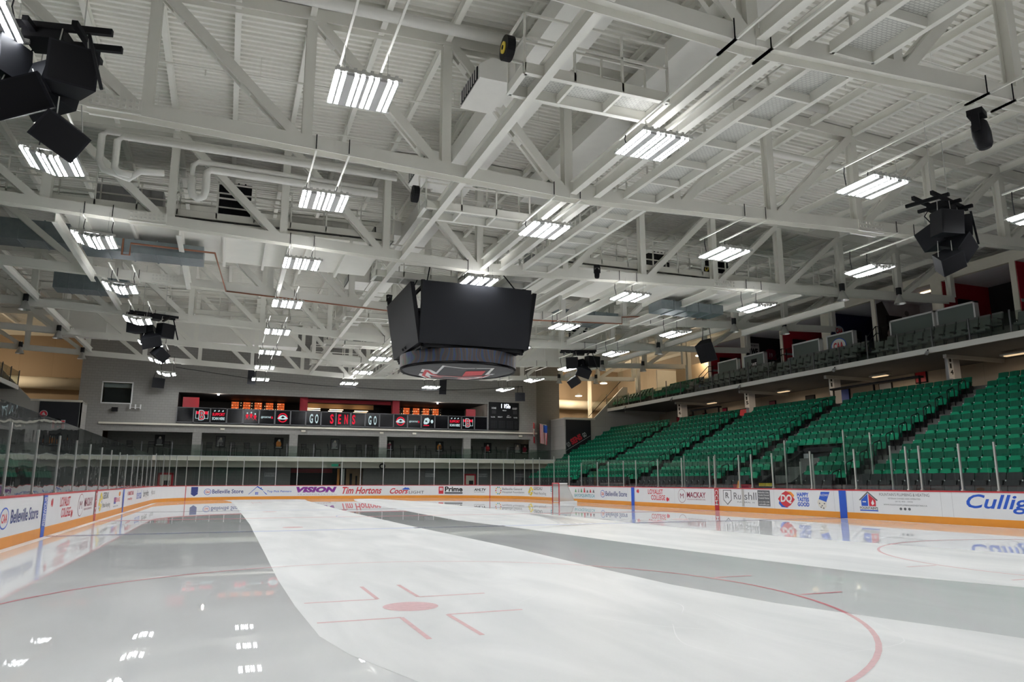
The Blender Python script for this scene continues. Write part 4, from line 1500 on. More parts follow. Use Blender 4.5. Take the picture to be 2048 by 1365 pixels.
# hose reels
for loc, lab in (((-3.65, -15.9, 10.45), 'black and yellow hose reel on the end of the first short platform'), ((-3.65, -7.6, 10.3), 'dark reel on the end of the second short platform'),
                 ((12.3, -.95, 11.35), 'round yellow centred reel on the catwalk over the green seats')):
    t = empty('hose_reel', loc, lab, 'hose reel')
    mb = MB()
    mb.tube([(-.09, 0, 0), (.09, 0, 0)], .27, M['black'], 20)
    mb.build('housing', t, smooth=False)
    mb = MB()
    mb.tube([(-.115, 0, 0), (-.09, 0, 0)], .13, M['yellow'] if 'dark reel' not in lab else M['charcoal'], 16)
    mb.tube([(-.125, 0, 0), (-.11, 0, 0)], .05, M['black'], 12)
    mb.build('spool', t)
# bell high-bay lamps on the truss ends
def bell(loc, label):
    t = empty('bell_lamp', loc, label, 'bell lamp', 'unlit bell lamps on the trusses')
    mb = MB()
    mb.tube([(0, 0, .28), (0, 0, .62)], .13, M['charcoal'], 12)
    mb.build('ballast', t)
    mb = MB()
    pr = [(.07, .28), (.10, .22), (.16, .08), (.25, -.12), (.28, -.2)]
    for (r0, z0), (r1, z1) in zip(pr[:-1], pr[1:]):
        k = 16
        for i in range(k):
            a, b = 2 * PI * i / k, 2 * PI * (i + 1) / k
            mb.add([(r0 * math.cos(a), r0 * math.sin(a), z0), (r0 * math.cos(b), r0 * math.sin(b), z0), (r1 * math.cos(b), r1 * math.sin(b), z1), (r1 * math.cos(a), r1 * math.sin(a), z1)], [(0, 1, 2, 3)], M['alu'])
    mb.build('shade', t, smooth=True)
    mb = MB()
    mb.bar((0, 0, .62), (0, .2, .72), .04, .04, M['steel'])
    mb.build('bracket', t)
for i in (3, 4, 5, 6, 7):
    for x in (19.0, 22.7):
        bell((x - .38, TY[i] - .35, zb(x) - .12), 'unlit bell lamp on the %s truss in view, %s of two by the boxes' % (ordw(i - 1), 'inner' if x < 20 else 'outer'))
    for x in (-18.4, -22.2):
        if i > 3:
            bell((x - .38, TY[i] - .35, zb(x) - .12), 'unlit bell lamp on the %s truss in view, %s of two opposite the boxes' % (ordw(i - 1), 'inner' if x > -20 else 'outer'))
# black cable slung across the far end
pts = []
P = [(-12.6, 29.6, 9.6), (-7, 30.2, 9.05), (-2, 30.6, 8.85), (4, 30.6, 8.75), (10, 30.4, 9.0), (15, 29.8, 9.45)]
for i in range(len(P) - 1):
    for k in range(4):
        pts.append(tuple(Vector(P[i]).lerp(Vector(P[i + 1]), k / 4)))
pts.append(P[-1])
pipe('slung_cable', pts, .022, 'thin black cable slung across the far end wall', 'cable', 'black', 5)

# ------------------------------------------------------------------ outer walls
def wall(name, x0, x1, y0, y1, z0, z1, mt):
    mb = MB()
    mb.bx(x0, x1, y0, y1, z0, z1, mt)
    return struct(mb, name)
M['tan_far'] = block_mat('tan_panel_far', (0.36, 0.28, 0.20), (0.26, 0.2, 0.145), 2.4, 30)
M['tan_side'] = block_mat('tan_panel_side', (0.50, 0.43, 0.34), (0.36, 0.31, 0.24), 2.6, 30, 'YZ')
wall('wall_far', -33, 33, 41.5, 41.8, -.3, 14.2, M['tan_far'])
wall('wall_right', 31.0, 31.3, -37, 41.5, -.3, 14.2, M['tan_side'])
wall('wall_left', -29.9, -29.6, -37, 41.5, -.3, 14.2, M['tan_side'])
wall('wall_near', -33, 33, -37.3, -37, -.3, 14.2, M['grey_block'])
# ------------------------------------------------------------------ grey end wall
YW = 33.6
G, D = M['grey_block'], M['dark_block']
mb = MB()
xL, xR = -19.3, 17.9
TOP = 13.55
mb.bx(xL, -17.8, YW, YW + .3, 5.7, TOP, G)
mb.bx(-17.8, -15.75, YW, YW + .3, 8.8, TOP, G)
mb.bx(-17.8, -15.75, YW, YW + .3, 5.7, 7.2, G)
mb.bx(-15.75, -12.5, YW, YW + .3, 5.7, TOP, G)
mb.bx(-12.5, 13.1, YW, YW + .3, 8.22, TOP, G)
mb.bx(-12.5, 13.1, YW, YW + .3, 5.7, 7.0, G)
mb.bx(13.1, xR, YW, YW + .3, 5.7, TOP, G)
mb.bx(xL, -17.5, YW, YW + .3, 0, 5.7, G)
mb.bx(xL, xL + .3, YW + .3, 41.5, 0, TOP, G)
mb.bx(xR, 20.7, 34.6, 34.9, 0, TOP, D)
mb.bx(xR - .3, xR, YW + .3, 34.6, 3.3, TOP, D)
# soffit beam and piers of the party deck
mb.bx(-17.5, xR, YW + .02, YW + .32, 5.1, 5.62, G)
for a in (-11.25, -3.97, 3.4, 10.9, 17.3):
    mb.bx(a, a + .66, YW + .05, YW + .45, 3.3, 5.1, G)
mb.bx(-17.5, xR + 2.5, 36.4, 36.6, 3.3, 5.7, D)
mb.bx(-17.5, xR, YW + .3, 36.4, 5.3, 5.5, D)
struct(mb, 'wall_end')
mb = MB()
mb.bx(-17.8, 17.9, YW - .16, YW + .05, 5.6, 5.74, M['cream'])
struct(mb, 'trim_ledge')
mb = MB()
mb.bx(-19.2, 19.6, YW - .25, 36.5, 2.93, 3.28, M['cream'])
mb.bx(-19.2, 19.6, YW - .27, YW - .25, 3.24, 3.30, M['white'])
mb.bx(-19.2, 19.6, YW + .8, YW + 1.2, 2.45, 2.93, M['cream'])
o = mb.build('deck_edge', loc=(0, YW, 3.1))
tag(o, 'long cream edge of the raised party deck across the end of the arena', 'deck edge')
# lower wall under the deck with doors
mb = MB()
LW = M['dark_block']
for a, b in ((-19.2, -3.6), (2.4, 19.6)):
    mb.bx(a, b, 35.2, 35.5, 0, 2.5, LW)
mb.bx(-3.6, 2.4, 35.2, 35.5, 2.42, 2.6, LW)
mb.bx(-3.8, 2.6, 39, 39.2, 0, 2.9, M['blackwall'])
mb.bx(-3.8, -3.6, 35.5, 39, 0, 2.9, M['redwall'])
mb.bx(2.4, 2.6, 35.5, 39, 0, 2.9, M['tan'])
mb.bx(-3.6, 2.4, 35.4, 39.2, 2.6, 2.7, M['blackwall'])
struct(mb, 'wall_lower')
mb = MB()
mb.bx(-3.4, .1, 37.5, 37.6, 2.05, 2.42, M['redwall'])
mb.bx(-3.4, .1, 37.6, 37.7, 0, 2.05, M['charcoal'])
o = mb.build('service_gate', loc=(-1.6, 37.5, 0))
tag(o, 'dark service doorway with a dull red band under the party deck', 'doorway')
mb = MB()
mb.bx(.35, .55, 36.2, 36.3, 0, 2.4, M['orangep'])
mb.bx(.7, 1.0, 36.4, 36.5, 0, 2.4, M['alu'])
mb.bx(1.2, 2.4, 36.8, 36.9, 0, 2.42, M['wood'])
mb.bx(1.5, 1.7, 36.7, 36.78, .4, 2.0, M['charcoal'])
mb.bx(2.0, 2.15, 36.7, 36.78, 1.0, 1.8, M['charcoal'])
o = mb.build('storage_screen', loc=(1.4, 36.5, 0))
tag(o, 'warm wooden screen and upright metal rack in the doorway under the deck', 'screen')
def entry_door(x, label, w=1.0):
    t = empty('service_door', (x, 35.17, 0), label, 'door', 'grey doors under the deck')
    mb = MB()
    mb.bx(-w / 2, w / 2, -.04, 0, 0, 2.42, M['greyp'] if False else M['galvd'])
    mb.build('door_leaf', t)
    mb = MB()
    mb.bx(-.44, .44, -.055, -.042, 1.72, 2.02, M['chalk'])
    mb.bx(-.42, .42, -.058, -.05, 1.74, 2.00, M['galvd'])
    fn = lambda u, v, d: (u, -.06 - d, v)
    text_uv(mb, 'AUTHORIZED', -.36, .36, 1.89, 1.97, fn, M['chalk'], .03)
    text_uv(mb, 'ENTRY ONLY', -.36, .36, 1.77, 1.85, fn, M['chalk'], .03)
    mb.build('sign', t)
M['galvd'] = mat('grey_door_paint', (0.16, 0.165, 0.17), 0.6)
for x, lab in ((-5.2, 'grey door with a framed entry notice beside the dark service doorway'), (8.3, 'grey door with an entry notice under the deck, left of the second red cabinet'),
               (13.2, 'grey door with an entry notice just past the second red cabinet'), (16.8, 'grey door with an entry notice nearest the green seats')):
    entry_door(x, lab, 1.1 if x < 0 else .9)
for x, lab in ((-13.0, 'red framed cabinet under the deck beneath the end of the screen row'), (12.0, 'red framed cabinet under the deck near the goal')):
    t = empty('fire_cabinet', (x, 35.16, .9), lab, 'fire cabinet', 'red cabinets under the deck')
    mb = MB()
    for a, b, c, d in ((-.55, .55, .95, 1.1), (-.55, .55, 0, .15), (-.55, -.4, 0, 1.1), (.4, .55, 0, 1.1)):
        mb.bx(a, b, -.1, 0, c, d, M['redp'])
    mb.build('frame', t)
    mb = MB()
    mb.bx(-.4, .4, -.06, -.02, .15, .95, M['cream'])
    mb.bx(-.1, .3, -.08, -.06, .15, .5, M['charcoal'])
    mb.build('door', t)
t = empty('exit_sign', (-.15, YW + .6, 2.66), 'small green running exit sign under the party deck', 'exit sign')
mb = MB(); mb.bx(-.28, .28, -.04, .04, -.1, .1, M['exit']); mb.build('face', t)
mb = MB(); mb.bx(.3, .42, -.04, .04, -.08, .1, M['redp']); mb.build('strobe', t)
mb = MB()
mb.tube([(3.85 + .2 * math.cos(q * PI / 10), YW + .7, 2.6 + .2 * math.sin(q * PI / 10)) for q in range(20)], .06, M['black'], 8, closed=True)
o = mb.build('cable_coil', smooth=True, loc=(3.85, YW + .7, 2.6))
tag(o, 'black coil of cable hung below the party deck', 'cable coil')
# deck rail glass
n_ = 18
for i in range(n_):
    a = -19 + i * 2.12
    mb = MB()
    mb.bx(a + .03, a + 2.09, YW - .2, YW - .185, 3.30, 4.15, M['glass_rail'])
    mb.bx(a, a + .05, YW - .23, YW - .17, 3.28, 4.35, M['greyp'])
    o = mb.build('deck_balustrade', loc=(a, YW - .2, 3.3))
    tag(o, 'low glass rail pane on the raised deck, %s counting toward the green seats' % ordw(i), 'glass rail', 'glass rail of the raised deck')
# deck bar chairs
def bar_chair(loc, rz, label):
    t = empty('bar_chair', loc, label, 'bar chair', 'dark chairs on the raised deck', rz)
    mb = MB(); mb.bx(-.22, .22, -.22, .22, .68, .73, M['charcoal']); mb.build('seat', t)
    mb = MB()
    mb.bar((-.2, .2, .73), (-.22, .27, 1.15), .03, .03, M['black'])
    mb.bar((.2, .2, .73), (.22, .27, 1.15), .03, .03, M['black'])
    for z in (.85, .95, 1.05, 1.13):
        mb.bx(-.2, .2, .22 + (z - .73) * .15, .245 + (z - .73) * .15, z - .03, z + .02, M['charcoal'])
    mb.build('backrest', t)
    for x in (-.2, .2):
        for y in (-.2, .2):
            mb = MB(); mb.bar((x, y, .7), (x * 1.2, y * 1.2, 0), .03, .03, M['black']); mb.build('leg', t)
    return reg(t)
bc = None
i = 0
xs = [-16.8, -15.6, -14.2, -13.1, -10.0, -9.0, -8.2, -7.1, -5.8, -4.8, -2.6, -1.5, -.5, .6, 1.9, 2.9, 4.6, 5.7, 6.9, 8.0, 9.3, 10.3, 12.2, 13.3, 14.6, 15.8]
for i, x in enumerate(xs):
    lab = 'dark slatted bar chair on the raised deck, %s counting toward the green seats' % ordw(i)
    rz = random.choice([0, .3, PI, PI - .4, 1.4, -1.4])
    y = 34.45 + random.random() * .5
    if bc is None:
        bc = bar_chair((x, y, 3.28), rz, lab)
    else:
        dup(bc, (x, y, 3.28), rz, lab)
# posters on the deck wall
posters = [(-13.75, 4.55, 'greyp'), (-9.2, 4.55, 'greylt'), (-4.6, 4.5, 'orangep'), (.05, 4.5, 'greylt'), (4.85, 4.45, 'maroon'), (9.45, 4.45, 'orangep'), (14.1, 4.4, 'redp'), (17.1, 4.4, 'greylt'), (17.85, 4.35, 'maroon')]
for i, (x, z, c) in enumerate(posters):
    t = empty('poster', (x, 36.38, z), 'framed %s picture on the raised deck wall, %s counting toward the green seats' % ({'greyp': 'dark', 'greylt': 'grey', 'orangep': 'orange', 'maroon': 'maroon', 'redp': 'red'}[c], ordw(i)), 'picture', 'pictures on the raised deck wall')
    mb = MB()
    for a, b, q, r in ((-.36, .36, .42, .46), (-.36, .36, -.46, -.42), (-.36, -.32, -.46, .46), (.32, .36, -.46, .46)):
        mb.bx(a, b, -.04, 0, q, r, M['black'])
    mb.build('frame', t)
    mb = MB()
    mb.bx(-.32, .32, -.02, 0, -.42, .42, M['charcoal'] if c != 'greylt' else M['greyp'])
    fn = lambda u, v, d: (u, -.02 - d, v)
    rr = random.Random(i)
    poly_uv(mb, [(-.2, -.3), (.05 + .1 * rr.random(), -.32), (.2, -.05), (.1, .25), (-.05, .3), (-.22, .05)], fn, M[c], .003)
    ell_uv(mb, .02, .24, .09, .1, fn, M['cup'], .005, 10)
    rect_uv(mb, -.25, .25, -.38, -.3, fn, M['chalk'], .004)
    mb.build('print', t)
for i, x in enumerate((-9.1, -2.9, 3.55, 6.4, 16.3)):
    mb = MB(); mb.bx(x - .16, x + .16, YW - .1, YW + .02, 5.33, 5.47, M['cream'])
    o = mb.build('soffit_lamp', loc=(x, YW, 5.4))
    tag(o, 'small cream lamp box under the end wall ledge, %s counting toward the green seats' % ordw(i), 'emergency light', 'lamp boxes under the ledge')
# dark window
t = empty('wall_window', (-16.77, YW, 7.2), 'white framed dark window high on the grey end wall', 'window')
mb = MB()
for a, b, c, d in ((-1.03, 1.03, 1.54, 1.62), (-1.03, 1.03, -.06, .02), (-1.06, -.98, -.06, 1.62), (.98, 1.06, -.06, 1.62)):
    mb.bx(a, b, -.05, .1, c, d, M['white'])
mb.build('frame', t)
mb = MB(); mb.bx(-.98, .98, .05, .06, 0, 1.54, M['glass_rail']); mb.build('pane', t)
mb = MB()
mb.bx(-.98, .98, .9, 1.0, 0, 1.2, M['blackwall']); mb.bx(-.98, .98, .5, .6, 1.22, 1.54, M['greylt'])
mb.build('blind', t)
mb = MB()
mb.bx(-17, -16.6, YW - .3, YW - .02, 6.55, 6.85, M['black'])
o = mb.build('wall_box', loc=(-16.8, YW, 6.7)); tag(o, 'small black box on the wall below the dark window', 'wall speaker')
t = empty('antenna', (-15.4, YW - .3, 6.75), 'white three-pronged antenna bracket below the dark window', 'antenna')
mb = MB()
for x in (-.35, 0, .35):
    mb.bx(x - .04, x + .04, -.04, .04, 0, .36, M['white'])
mb.bar((-.35, 0, .12), (.35, 0, .12), .03, .03, M['white']); mb.build('prong', t)
mb = MB(); mb.bar((0, 0, .12), (0, .3, -.05), .03, .03, M['greyp']); mb.build('bracket', t)

# LED ribbon of square panels
LED0, LED1 = -12.5, 13.02
nP = 21
pw = (LED1 - LED0) / nP
zf = lambda x: 0.0
content = {1: 'B', 2: 'SCAN', 4: 'PLAY', 5: 'TAG', 6: 'ROUND', 8: 'GO', 9: 'S', 10: 'EN', 11: 'Sx', 12: 'GO2', 14: 'ROUND', 15: 'TAG', 16: 'HELM', 18: 'SCAN', 19: 'B'}
desc = {'B': 'a red letter emblem', 'SCAN': 'red words above pale words', 'PLAY': 'red player shapes', 'TAG': 'a small hashtag', 'ROUND': 'a round red badge', 'GO': 'the pale letters of GO', 'S': 'one tall red letter',
        'EN': 'two tall red letters', 'Sx': 'one red letter at its start', 'GO2': 'the slogan end letters GO', 'HELM': 'pale helmet shapes'}
for i in range(nP):
    a = LED0 + i * pw
    c = content.get(i)
    t = empty('led_screen', (a + pw / 2, YW - .2, 6.42), 'screen panel with %s, %s in row counting toward the seats' % (desc.get(c, 'plain black'), ordw(i)), 'screen panel', 'row of screen panels on the end wall')
    mb = MB()
    h = pw / 2
    mb.bx(-h, h, 0, .18, -.60, .62, M['black'])
    for q in (-h, h - .05):
        mb.bx(q, q + .05, -.03, .02, -.60, .62, M['greyp'])
    mb.bx(-h, h, -.03, .02, -.60, -.53, M['greyp'])
    mb.bx(-h, h, -.03, .02, .57, .62, M['greyp'])
    mb.build('frame', t)
    mb = MB()
    mb.bx(-h + .05, h - .05, -.012, 0, -.53, .57, M['black_gloss'])
    fn = lambda u, v, d: (u, -.012 - d, v)
    LR, LWt = M['ledred'], M['ledwhite']
    if c == 'B':
        for s_ in (-1, 1):
            rect_uv(mb, s_ * .42, s_ * .12, .1, .32, fn, LR, .002)
            rect_uv(mb, s_ * .46, s_ * .1, -.25, -.22, fn, LWt, .002)
            rect_uv(mb, s_ * .46, s_ * .43, -.25, .36, fn, LWt, .002)
        text_uv(mb, 'B', -.23, .23, -.38, .42, fn, LWt, .05, d=.003)
        text_uv(mb, 'B', -.19, .19, -.34, .38, fn, M['redp'], .02, d=.005)
    elif c == 'SCAN':
        for q in (-.3, 0, .3):
            poly_uv(mb, [(q - .07, .33), (q + .05, .35), (q + .07, .45), (q - .03, .43)], fn, LWt, .002)
        text_uv(mb, 'SUPPORT', -.46, .46, .0, .24, fn, LR, .04, d=.002)
        text_uv(mb, 'SCAN HERE', -.46, .46, -.32, -.1, fn, LWt, .03, d=.002)
    elif c == 'PLAY':
        for (u, v, s_) in ((-.3, .05, 1), (0, .1, -1), (.3, .0, 1)):
            poly_uv(mb, [(u - .14, v - .3), (u - .05, v - .1), (u - .14, v + .05), (u, v + .2), (u + .12, v + .05), (u + .05, v - .1), (u + .14, v - .32), (u, v - .12)], fn, LR, .002)
            ell_uv(mb, u, v + .24, .06, .07, fn, LWt, .003, 8)
    elif c == 'TAG':
        text_uv(mb, '@FORTHE', -.46, .3, -.1, .08, fn, LWt, .02, .1, d=.002)
        text_uv(mb, 'B', .34, .46, -.1, .08, fn, LR, .04, d=.002)
    elif c == 'ROUND':
        ell_uv(mb, 0, 0, .38, .38, fn, LR, .002)
        ell_uv(mb, 0, 0, .28, .30, fn, M['black_gloss'], .003)
        poly_uv(mb, [(-.42, -.08), (-.2, .16), (0, .22), (.2, .16), (.42, -.06), (.2, -.14), (-.2, -.14)], fn, LWt, .004)
        poly_uv(mb, [(-.15, .0), (0, .14), (.18, .02), (0, -.06)], fn, M['black_gloss'], .005)
    elif c == 'GO':
        text_uv(mb, 'G', -.30, -.04, -.38, .38, fn, LWt, .02, d=.002)
        text_uv(mb, 'O', .14, .40, -.38, .38, fn, LWt, .02, d=.002)
    elif c == 'GO2':
        text_uv(mb, 'G', -.32, -.08, -.38, .38, fn, LWt, .02, d=.002)
        text_uv(mb, 'O', .12, .36, -.38, .38, fn, LWt, .02, d=.002)
    elif c == 'S':
        text_uv(mb, 'S', .14, .42, -.38, .42, fn, LR, .03, d=.002)
    elif c == 'EN':
        text_uv(mb, 'E', -.42, -.18, -.38, .42, fn, LR, .03, d=.002)
        text_uv(mb, 'N', .10, .38, -.38, .42, fn, LR, .03, d=.002)
    elif c == 'Sx':
        text_uv(mb, 'S', -.48, -.22, -.38, .42, fn, LR, .03, d=.002)
    elif c == 'HELM':
        poly_uv(mb, [(-.4, -.05), (-.3, .3), (0, .38), (.15, .2), (.1, -.05), (-.1, -.2), (-.35, -.2)], fn, LWt, .002)
        poly_uv(mb, [(-.25, .0), (-.05, .0), (-.1, .14), (-.25, .14)], fn, M['black_gloss'], .004)
        ell_uv(mb, .35, .05, .12, .16, fn, LWt, .002, 10)
        rect_uv(mb, -.4, .1, -.34, -.27, fn, LR, .002)
    mb.build('display', t)
# open lounge behind the ribbon
mb = MB()
mb.bx(-12.5, 13.1, 40.6, 40.8, 7.0, 8.6, M['blackwall'])
mb.bx(-12.5, 13.1, YW + .3, 40.8, 8.25, 8.4, M['blackwall'])
mb.bx(-12.5, 13.1, YW + .3, 40.8, 5.9, 6.0, M['blackwall'])
mb.bx(-12.7, -12.5, YW + .3, 40.8, 5.9, 8.4, M['blackwall'])
mb.bx(13.1, 13.3, YW + .3, 40.8, 5.9, 8.4, M['pale_block'])
struct(mb, 'wall_lounge')
def place_box(name, x0, x1, y0, y1, z0, z1, mt, label, cat, group=None):
    mb = MB(); mb.bx(x0, x1, y0, y1, z0, z1, M[mt])
    o = mb.build(name, loc=((x0 + x1) / 2, (y0 + y1) / 2, z0))
    tag(o, label, cat, group)
    return o
place_box('lounge_pillar', -3.2, -2.6, 34.3, 34.9, 6.0, 8.25, 'redwall', 'red pillar in the lounge opening beside the first bottle shelves', 'pillar')
place_box('lounge_pillar', 4.6, 5.2, 34.3, 34.9, 6.0, 8.25, 'redwall', 'red pillar in the lounge opening before the second bottle shelves', 'pillar')
place_box('lounge_header', -2.6, 4.6, 35.2, 35.4, 7.95, 8.25, 'redwall', 'red ceiling band over the lit middle of the lounge', 'ceiling band')
place_box('wood_soffit', -2.4, 3.6, 38.0, 38.2, 7.75, 8.15, 'wood', 'pale slatted wood band in the lounge behind the screen row', 'wood band')
for i, (x, z) in enumerate(((-1.8, 7.62), (-1.8, 7.48), (.2, 7.58), (.1, 7.44), (2.4, 7.52), (2.3, 7.38))):
    mb = MB(); mb.bx(x - .6, x + .6, 37.4, 37.5, z, z + .045, M['warm'])
    o = mb.build('lounge_light', loc=(x, 37.4, z))
    l = bpy.data.lights.new('lamp_bulb', 'AREA'); l.energy = 9; l.color = (1.0, .76, .5); l.shape = 'RECTANGLE'; l.size = 1.2; l.size_y = .1
    lo_ = bpy.data.objects.new('lamp_bulb', l); col.objects.link(lo_); lo_.parent = o; lo_.location = (0, 0, -.02)
    tag(o, 'thin warm strip light in the middle of the lounge, %s from the red pillar' % ordw(i), 'strip light', 'strip lights in the lounge')
for (x0, x1, lab) in ((-8.6, -4.2, 'lit orange bottle shelves in the lounge behind the first screen panels'), (5.6, 10.4, 'lit bottle shelves in the lounge nearer the game clock')):
    t = empty('back_bar', ((x0 + x1) / 2, 39.0, 7.42), lab, 'bottle shelf')
    w = x1 - x0
    mb = MB()
    mb.bx(-w / 2, w / 2, .1, .2, -.2, .78, M['charcoal'])
    q = -w / 2
    k = 0
    while q < w / 2 - .5:
        mb.bx(q + .05, q + .65, .06, .1, .1, .72, M['warmglow'])
        q += .95
        k += 1
    for z in (.05, .3, .52):
        mb.bx(-w / 2, w / 2, -.1, .1, z, z + .03, M['charcoal'])
    mb.build('shelf', t)
    mb = MB()
    for z in (.10, .35, .57):
        q = -w / 2 + .1
        while q < w / 2 - .1:
            if random.random() < .85:
                mb.bx(q - .025, q + .025, -.04, .0, z + .02, z + .10, M['cream'] if random.random() < .6 else M['bottle_glow'])
            q += .18
    o = mb.build('bottles', t)
    o['kind'] = 'stuff'
place_box('lounge_sign', -12.2, -11.0, 34.6, 34.7, 7.1, 7.95, 'redp', 'dull red banner in the lounge corner away from the clock', 'banner')
place_box('lounge_sign', 11.4, 12.3, 34.6, 34.7, 6.9, 7.8, 'redp', 'dull red banner in the lounge corner next to the game clock', 'banner')
t = empty('spot_ball', (-9.6, 34.2, 8.15), 'tiny bright ceiling lamp in the lounge away from the clock', 'ceiling lamp')
mb = MB(); mb.tube([(0, 0, 0), (0, 0, .06)], .07, M['coollamp'], 10); mb.build('bulb', t)
l = bpy.data.lights.new('lamp_bulb', 'POINT'); l.energy = 30; l.color = (1.0, .85, .7); l.shadow_soft_size = .07
lo_ = bpy.data.objects.new('lamp_bulb', l); col.objects.link(lo_); lo_.parent = t; lo_.location = (0, 0, -.1)
t = empty('spot_ball', (8.6, 34.2, 8.12), 'tiny bright ceiling lamp in the lounge nearer the clock', 'ceiling lamp')
mb = MB(); mb.tube([(0, 0, 0), (0, 0, .06)], .07, M['coollamp'], 10); mb.build('bulb', t)
l = bpy.data.lights.new('lamp_bulb', 'POINT'); l.energy = 30; l.color = (1.0, .85, .7); l.shadow_soft_size = .07
lo_ = bpy.data.objects.new('lamp_bulb', l); col.objects.link(lo_); lo_.parent = t; lo_.location = (0, 0, -.1)
# game clock
t = empty('game_clock', (14.65, YW - .2, 7.15), 'black game clock board showing the time in white digits', 'game clock')
mb = MB(); mb.bx(-1.43, 1.43, 0, .2, -1.25, 1.25, M['black']); mb.build('panel', t)
mb = MB()
fn = lambda u, v, d: (u, -d, v)
for u in range(17):
    for v in range(5):
        if (u % 5) != 4:
            ell_uv(mb, -1.25 + u * .155, -1.05 + v * .14, .045, .05, fn, M['charcoal'], .004, 6)
for u0 in (-1.2, .85):
    for v0 in (.2,):
        rect_uv(mb, u0, u0 + .4, v0, v0 + .32, fn, M['charcoal'], .004)
mb.build('lamp_dots', t)
mb = MB()
W_ = M['chalk']
text_uv(mb, 'HOME', -1.22, -.78, .62, .80, fn, W_, .04)
text_uv(mb, 'GUEST', .78, 1.26, .62, .80, fn, W_, .04)
text_uv(mb, 'PERIOD', -.17, .2, .46, .56, fn, W_, .04)
text_uv(mb, 'PLAYER', -1.28, -.88, -.16, -.05, fn, W_, .04)
text_uv(mb, 'PENALTY', -.62, -.17, -.14, -.03, fn, W_, .04)
text_uv(mb, 'PENALTY', .22, .68, -.14, -.03, fn, W_, .04)
text_uv(mb, 'PLAYER', .92, 1.28, -.16, -.05, fn, W_, .04)
text_uv(mb, 'SOG', .3, .5, .02, .1, fn, W_, .04)
mb.build('lettering', t)
mb = MB()
def seg(mb, u, v, w, h, on):
    t_ = .045
    S = {'a': (u, u + w, v + h - t_, v + h), 'b': (u + w - t_, u + w, v + h / 2, v + h), 'c': (u + w - t_, u + w, v, v + h / 2), 'd': (u, u + w, v, v + t_), 'e': (u, u + t_, v, v + h / 2), 'f': (u, u + t_, v + h / 2, v + h), 'g': (u, u + w, v + h / 2 - t_ / 2, v + h / 2 + t_ / 2)}
    for c in on:
        rect_uv(mb, *S[c], fn, M['ledclock'], .006)
seg(mb, -.42, .74, .18, .36, 'bc')
seg(mb, -.14, .74, .18, .36, 'bc')
seg(mb, .14, .74, .19, .36, 'afgcd')
seg(mb, .38, .74, .19, .36, 'fgecd')
for v in (.84, .98):
    rect_uv(mb, .06, .10, v, v + .04, fn, M['ledclock'], .006)
mb.build('digits', t)
# flags
def flag(x, y, z0, z1, w, rz, kind, label):
    t = empty('flag', (x, y, z0), label, 'flag', None, rz)
    H = z1 - z0
    nu, nv = 13, 13
    def P(u, v):
        return (w * u, .07 * math.sin(u * 9 + v * 2) * (.3 + u * .7), H * v - .16 * u * w + 0)
    mb = MB()
    for i in range(nu):
        for j in range(nv):
            u, v = (i + .5) / nu, (j + .5) / nv
            if kind == 'ca':
                c = 'redp' if (v > .72 or v < .28) else 'white'
                if .4 < v < .6 and .3 < u < .7:
                    c = 'redp'
            else:
                c = 'bluep' if (u > .45 and v > .58) else ('redp' if i % 2 == 0 else 'white')
            mb.add([P(i / nu, j / nv), P((i + 1) / nu, j / nv), P((i + 1) / nu, (j + 1) / nv), P(i / nu, (j + 1) / nv)], [(0, 1, 2, 3)], M[c])
    mb.build('cloth', t, smooth=True)
    mb = MB(); mb.tube([(-.05, 0, H + .02), (w * .95, 0, H + .02 - .1 * w), (w * .95, .9, H - .15)], .015, M['alu'], 5)
    mb.build('pole', t)
flag(17.35, 33.0, 4.85, 6.65, .9, math.radians(58), 'ca', 'red and white flag hanging edge-on near the game clock')
flag(17.95, 32.9, 4.75, 6.5, .85, math.radians(18), 'us', 'striped flag with a blue corner hanging beside the red and white flag')

# ------------------------------------------------------------------ stair walls with banners at the end of the stands
mb = MB()
mb.prism([(19.8, 0), (19.8, 7.0), (22.75, 7.0), (25.95, 10.1), (26.4, 10.1), (26.4, 8.0), (31, 8.0), (31, 0)], 'Y', 31.52, 31.72, M['pale_block'])
mb.bx(19.8, 19.9, 31.72, 34.6, 2.6, 7.0, M['pale_side'])
mb.bx(19.8, 23, 31.6, 34.6, 6.95, 7.05, M['cream'])
mb.bx(19.75, 22.9, 31.46, 31.52, 6.9, 7.06, M['cream'])
mb.bx(20.7, 20.9, 34.6, 41.5, 0, 7.0, M['grey_block'])
struct(mb, 'wall_stair')
mb = MB()
mb.prism([(-18.68, 0), (-18.68, 7.05), (-21.9, 7.05), (-24.6, 9.9), (-25, 9.9), (-25, 8.0), (-29.6, 8.0), (-29.6, 0)], 'Y', 31.52, 31.72, M['pale_block'])
mb.bx(-18.78, -18.68, 31.52, 33.7, 0, 7.0, M['pale_side'])
mb.bx(-21.9, -18.65, 31.46, 31.52, 6.95, 7.1, M['cream'])
mb.bx(-21.9, -18.68, 31.6, 33.7, 6.95, 7.05, M['cream'])
struct(mb, 'wall_stair_opposite')
t = empty('wall_banner', (21.15, 31.5, 3.08), 'tall black banner with slanted red and grey slogan beside the green seats', 'banner')
mb = MB(); mb.bx(-1.26, 1.26, -.04, 0, 0, 3.77, M['blackwall']); mb.build('cloth', t)
mb = MB()
ca, sa = math.cos(math.radians(29.2)), math.sin(math.radians(29.2))
fn = lambda u, v, d: (-1.24 + u * ca - v * sa, -.042 - d, .98 + u * sa + v * ca)
mb.add([fn(0, 0, .002), fn(2.8, 0, .002), fn(2.8, .03, .002), fn(0, .03, .002)], [(0, 1, 2, 3)], M['chalk'])
text_uv(mb, 'GO', .30, .62, .16, .58, fn, M['chalk'], .03)
text_uv(mb, 'GO', .335, .585, .20, .54, fn, M['black'], -.01, d=.006)
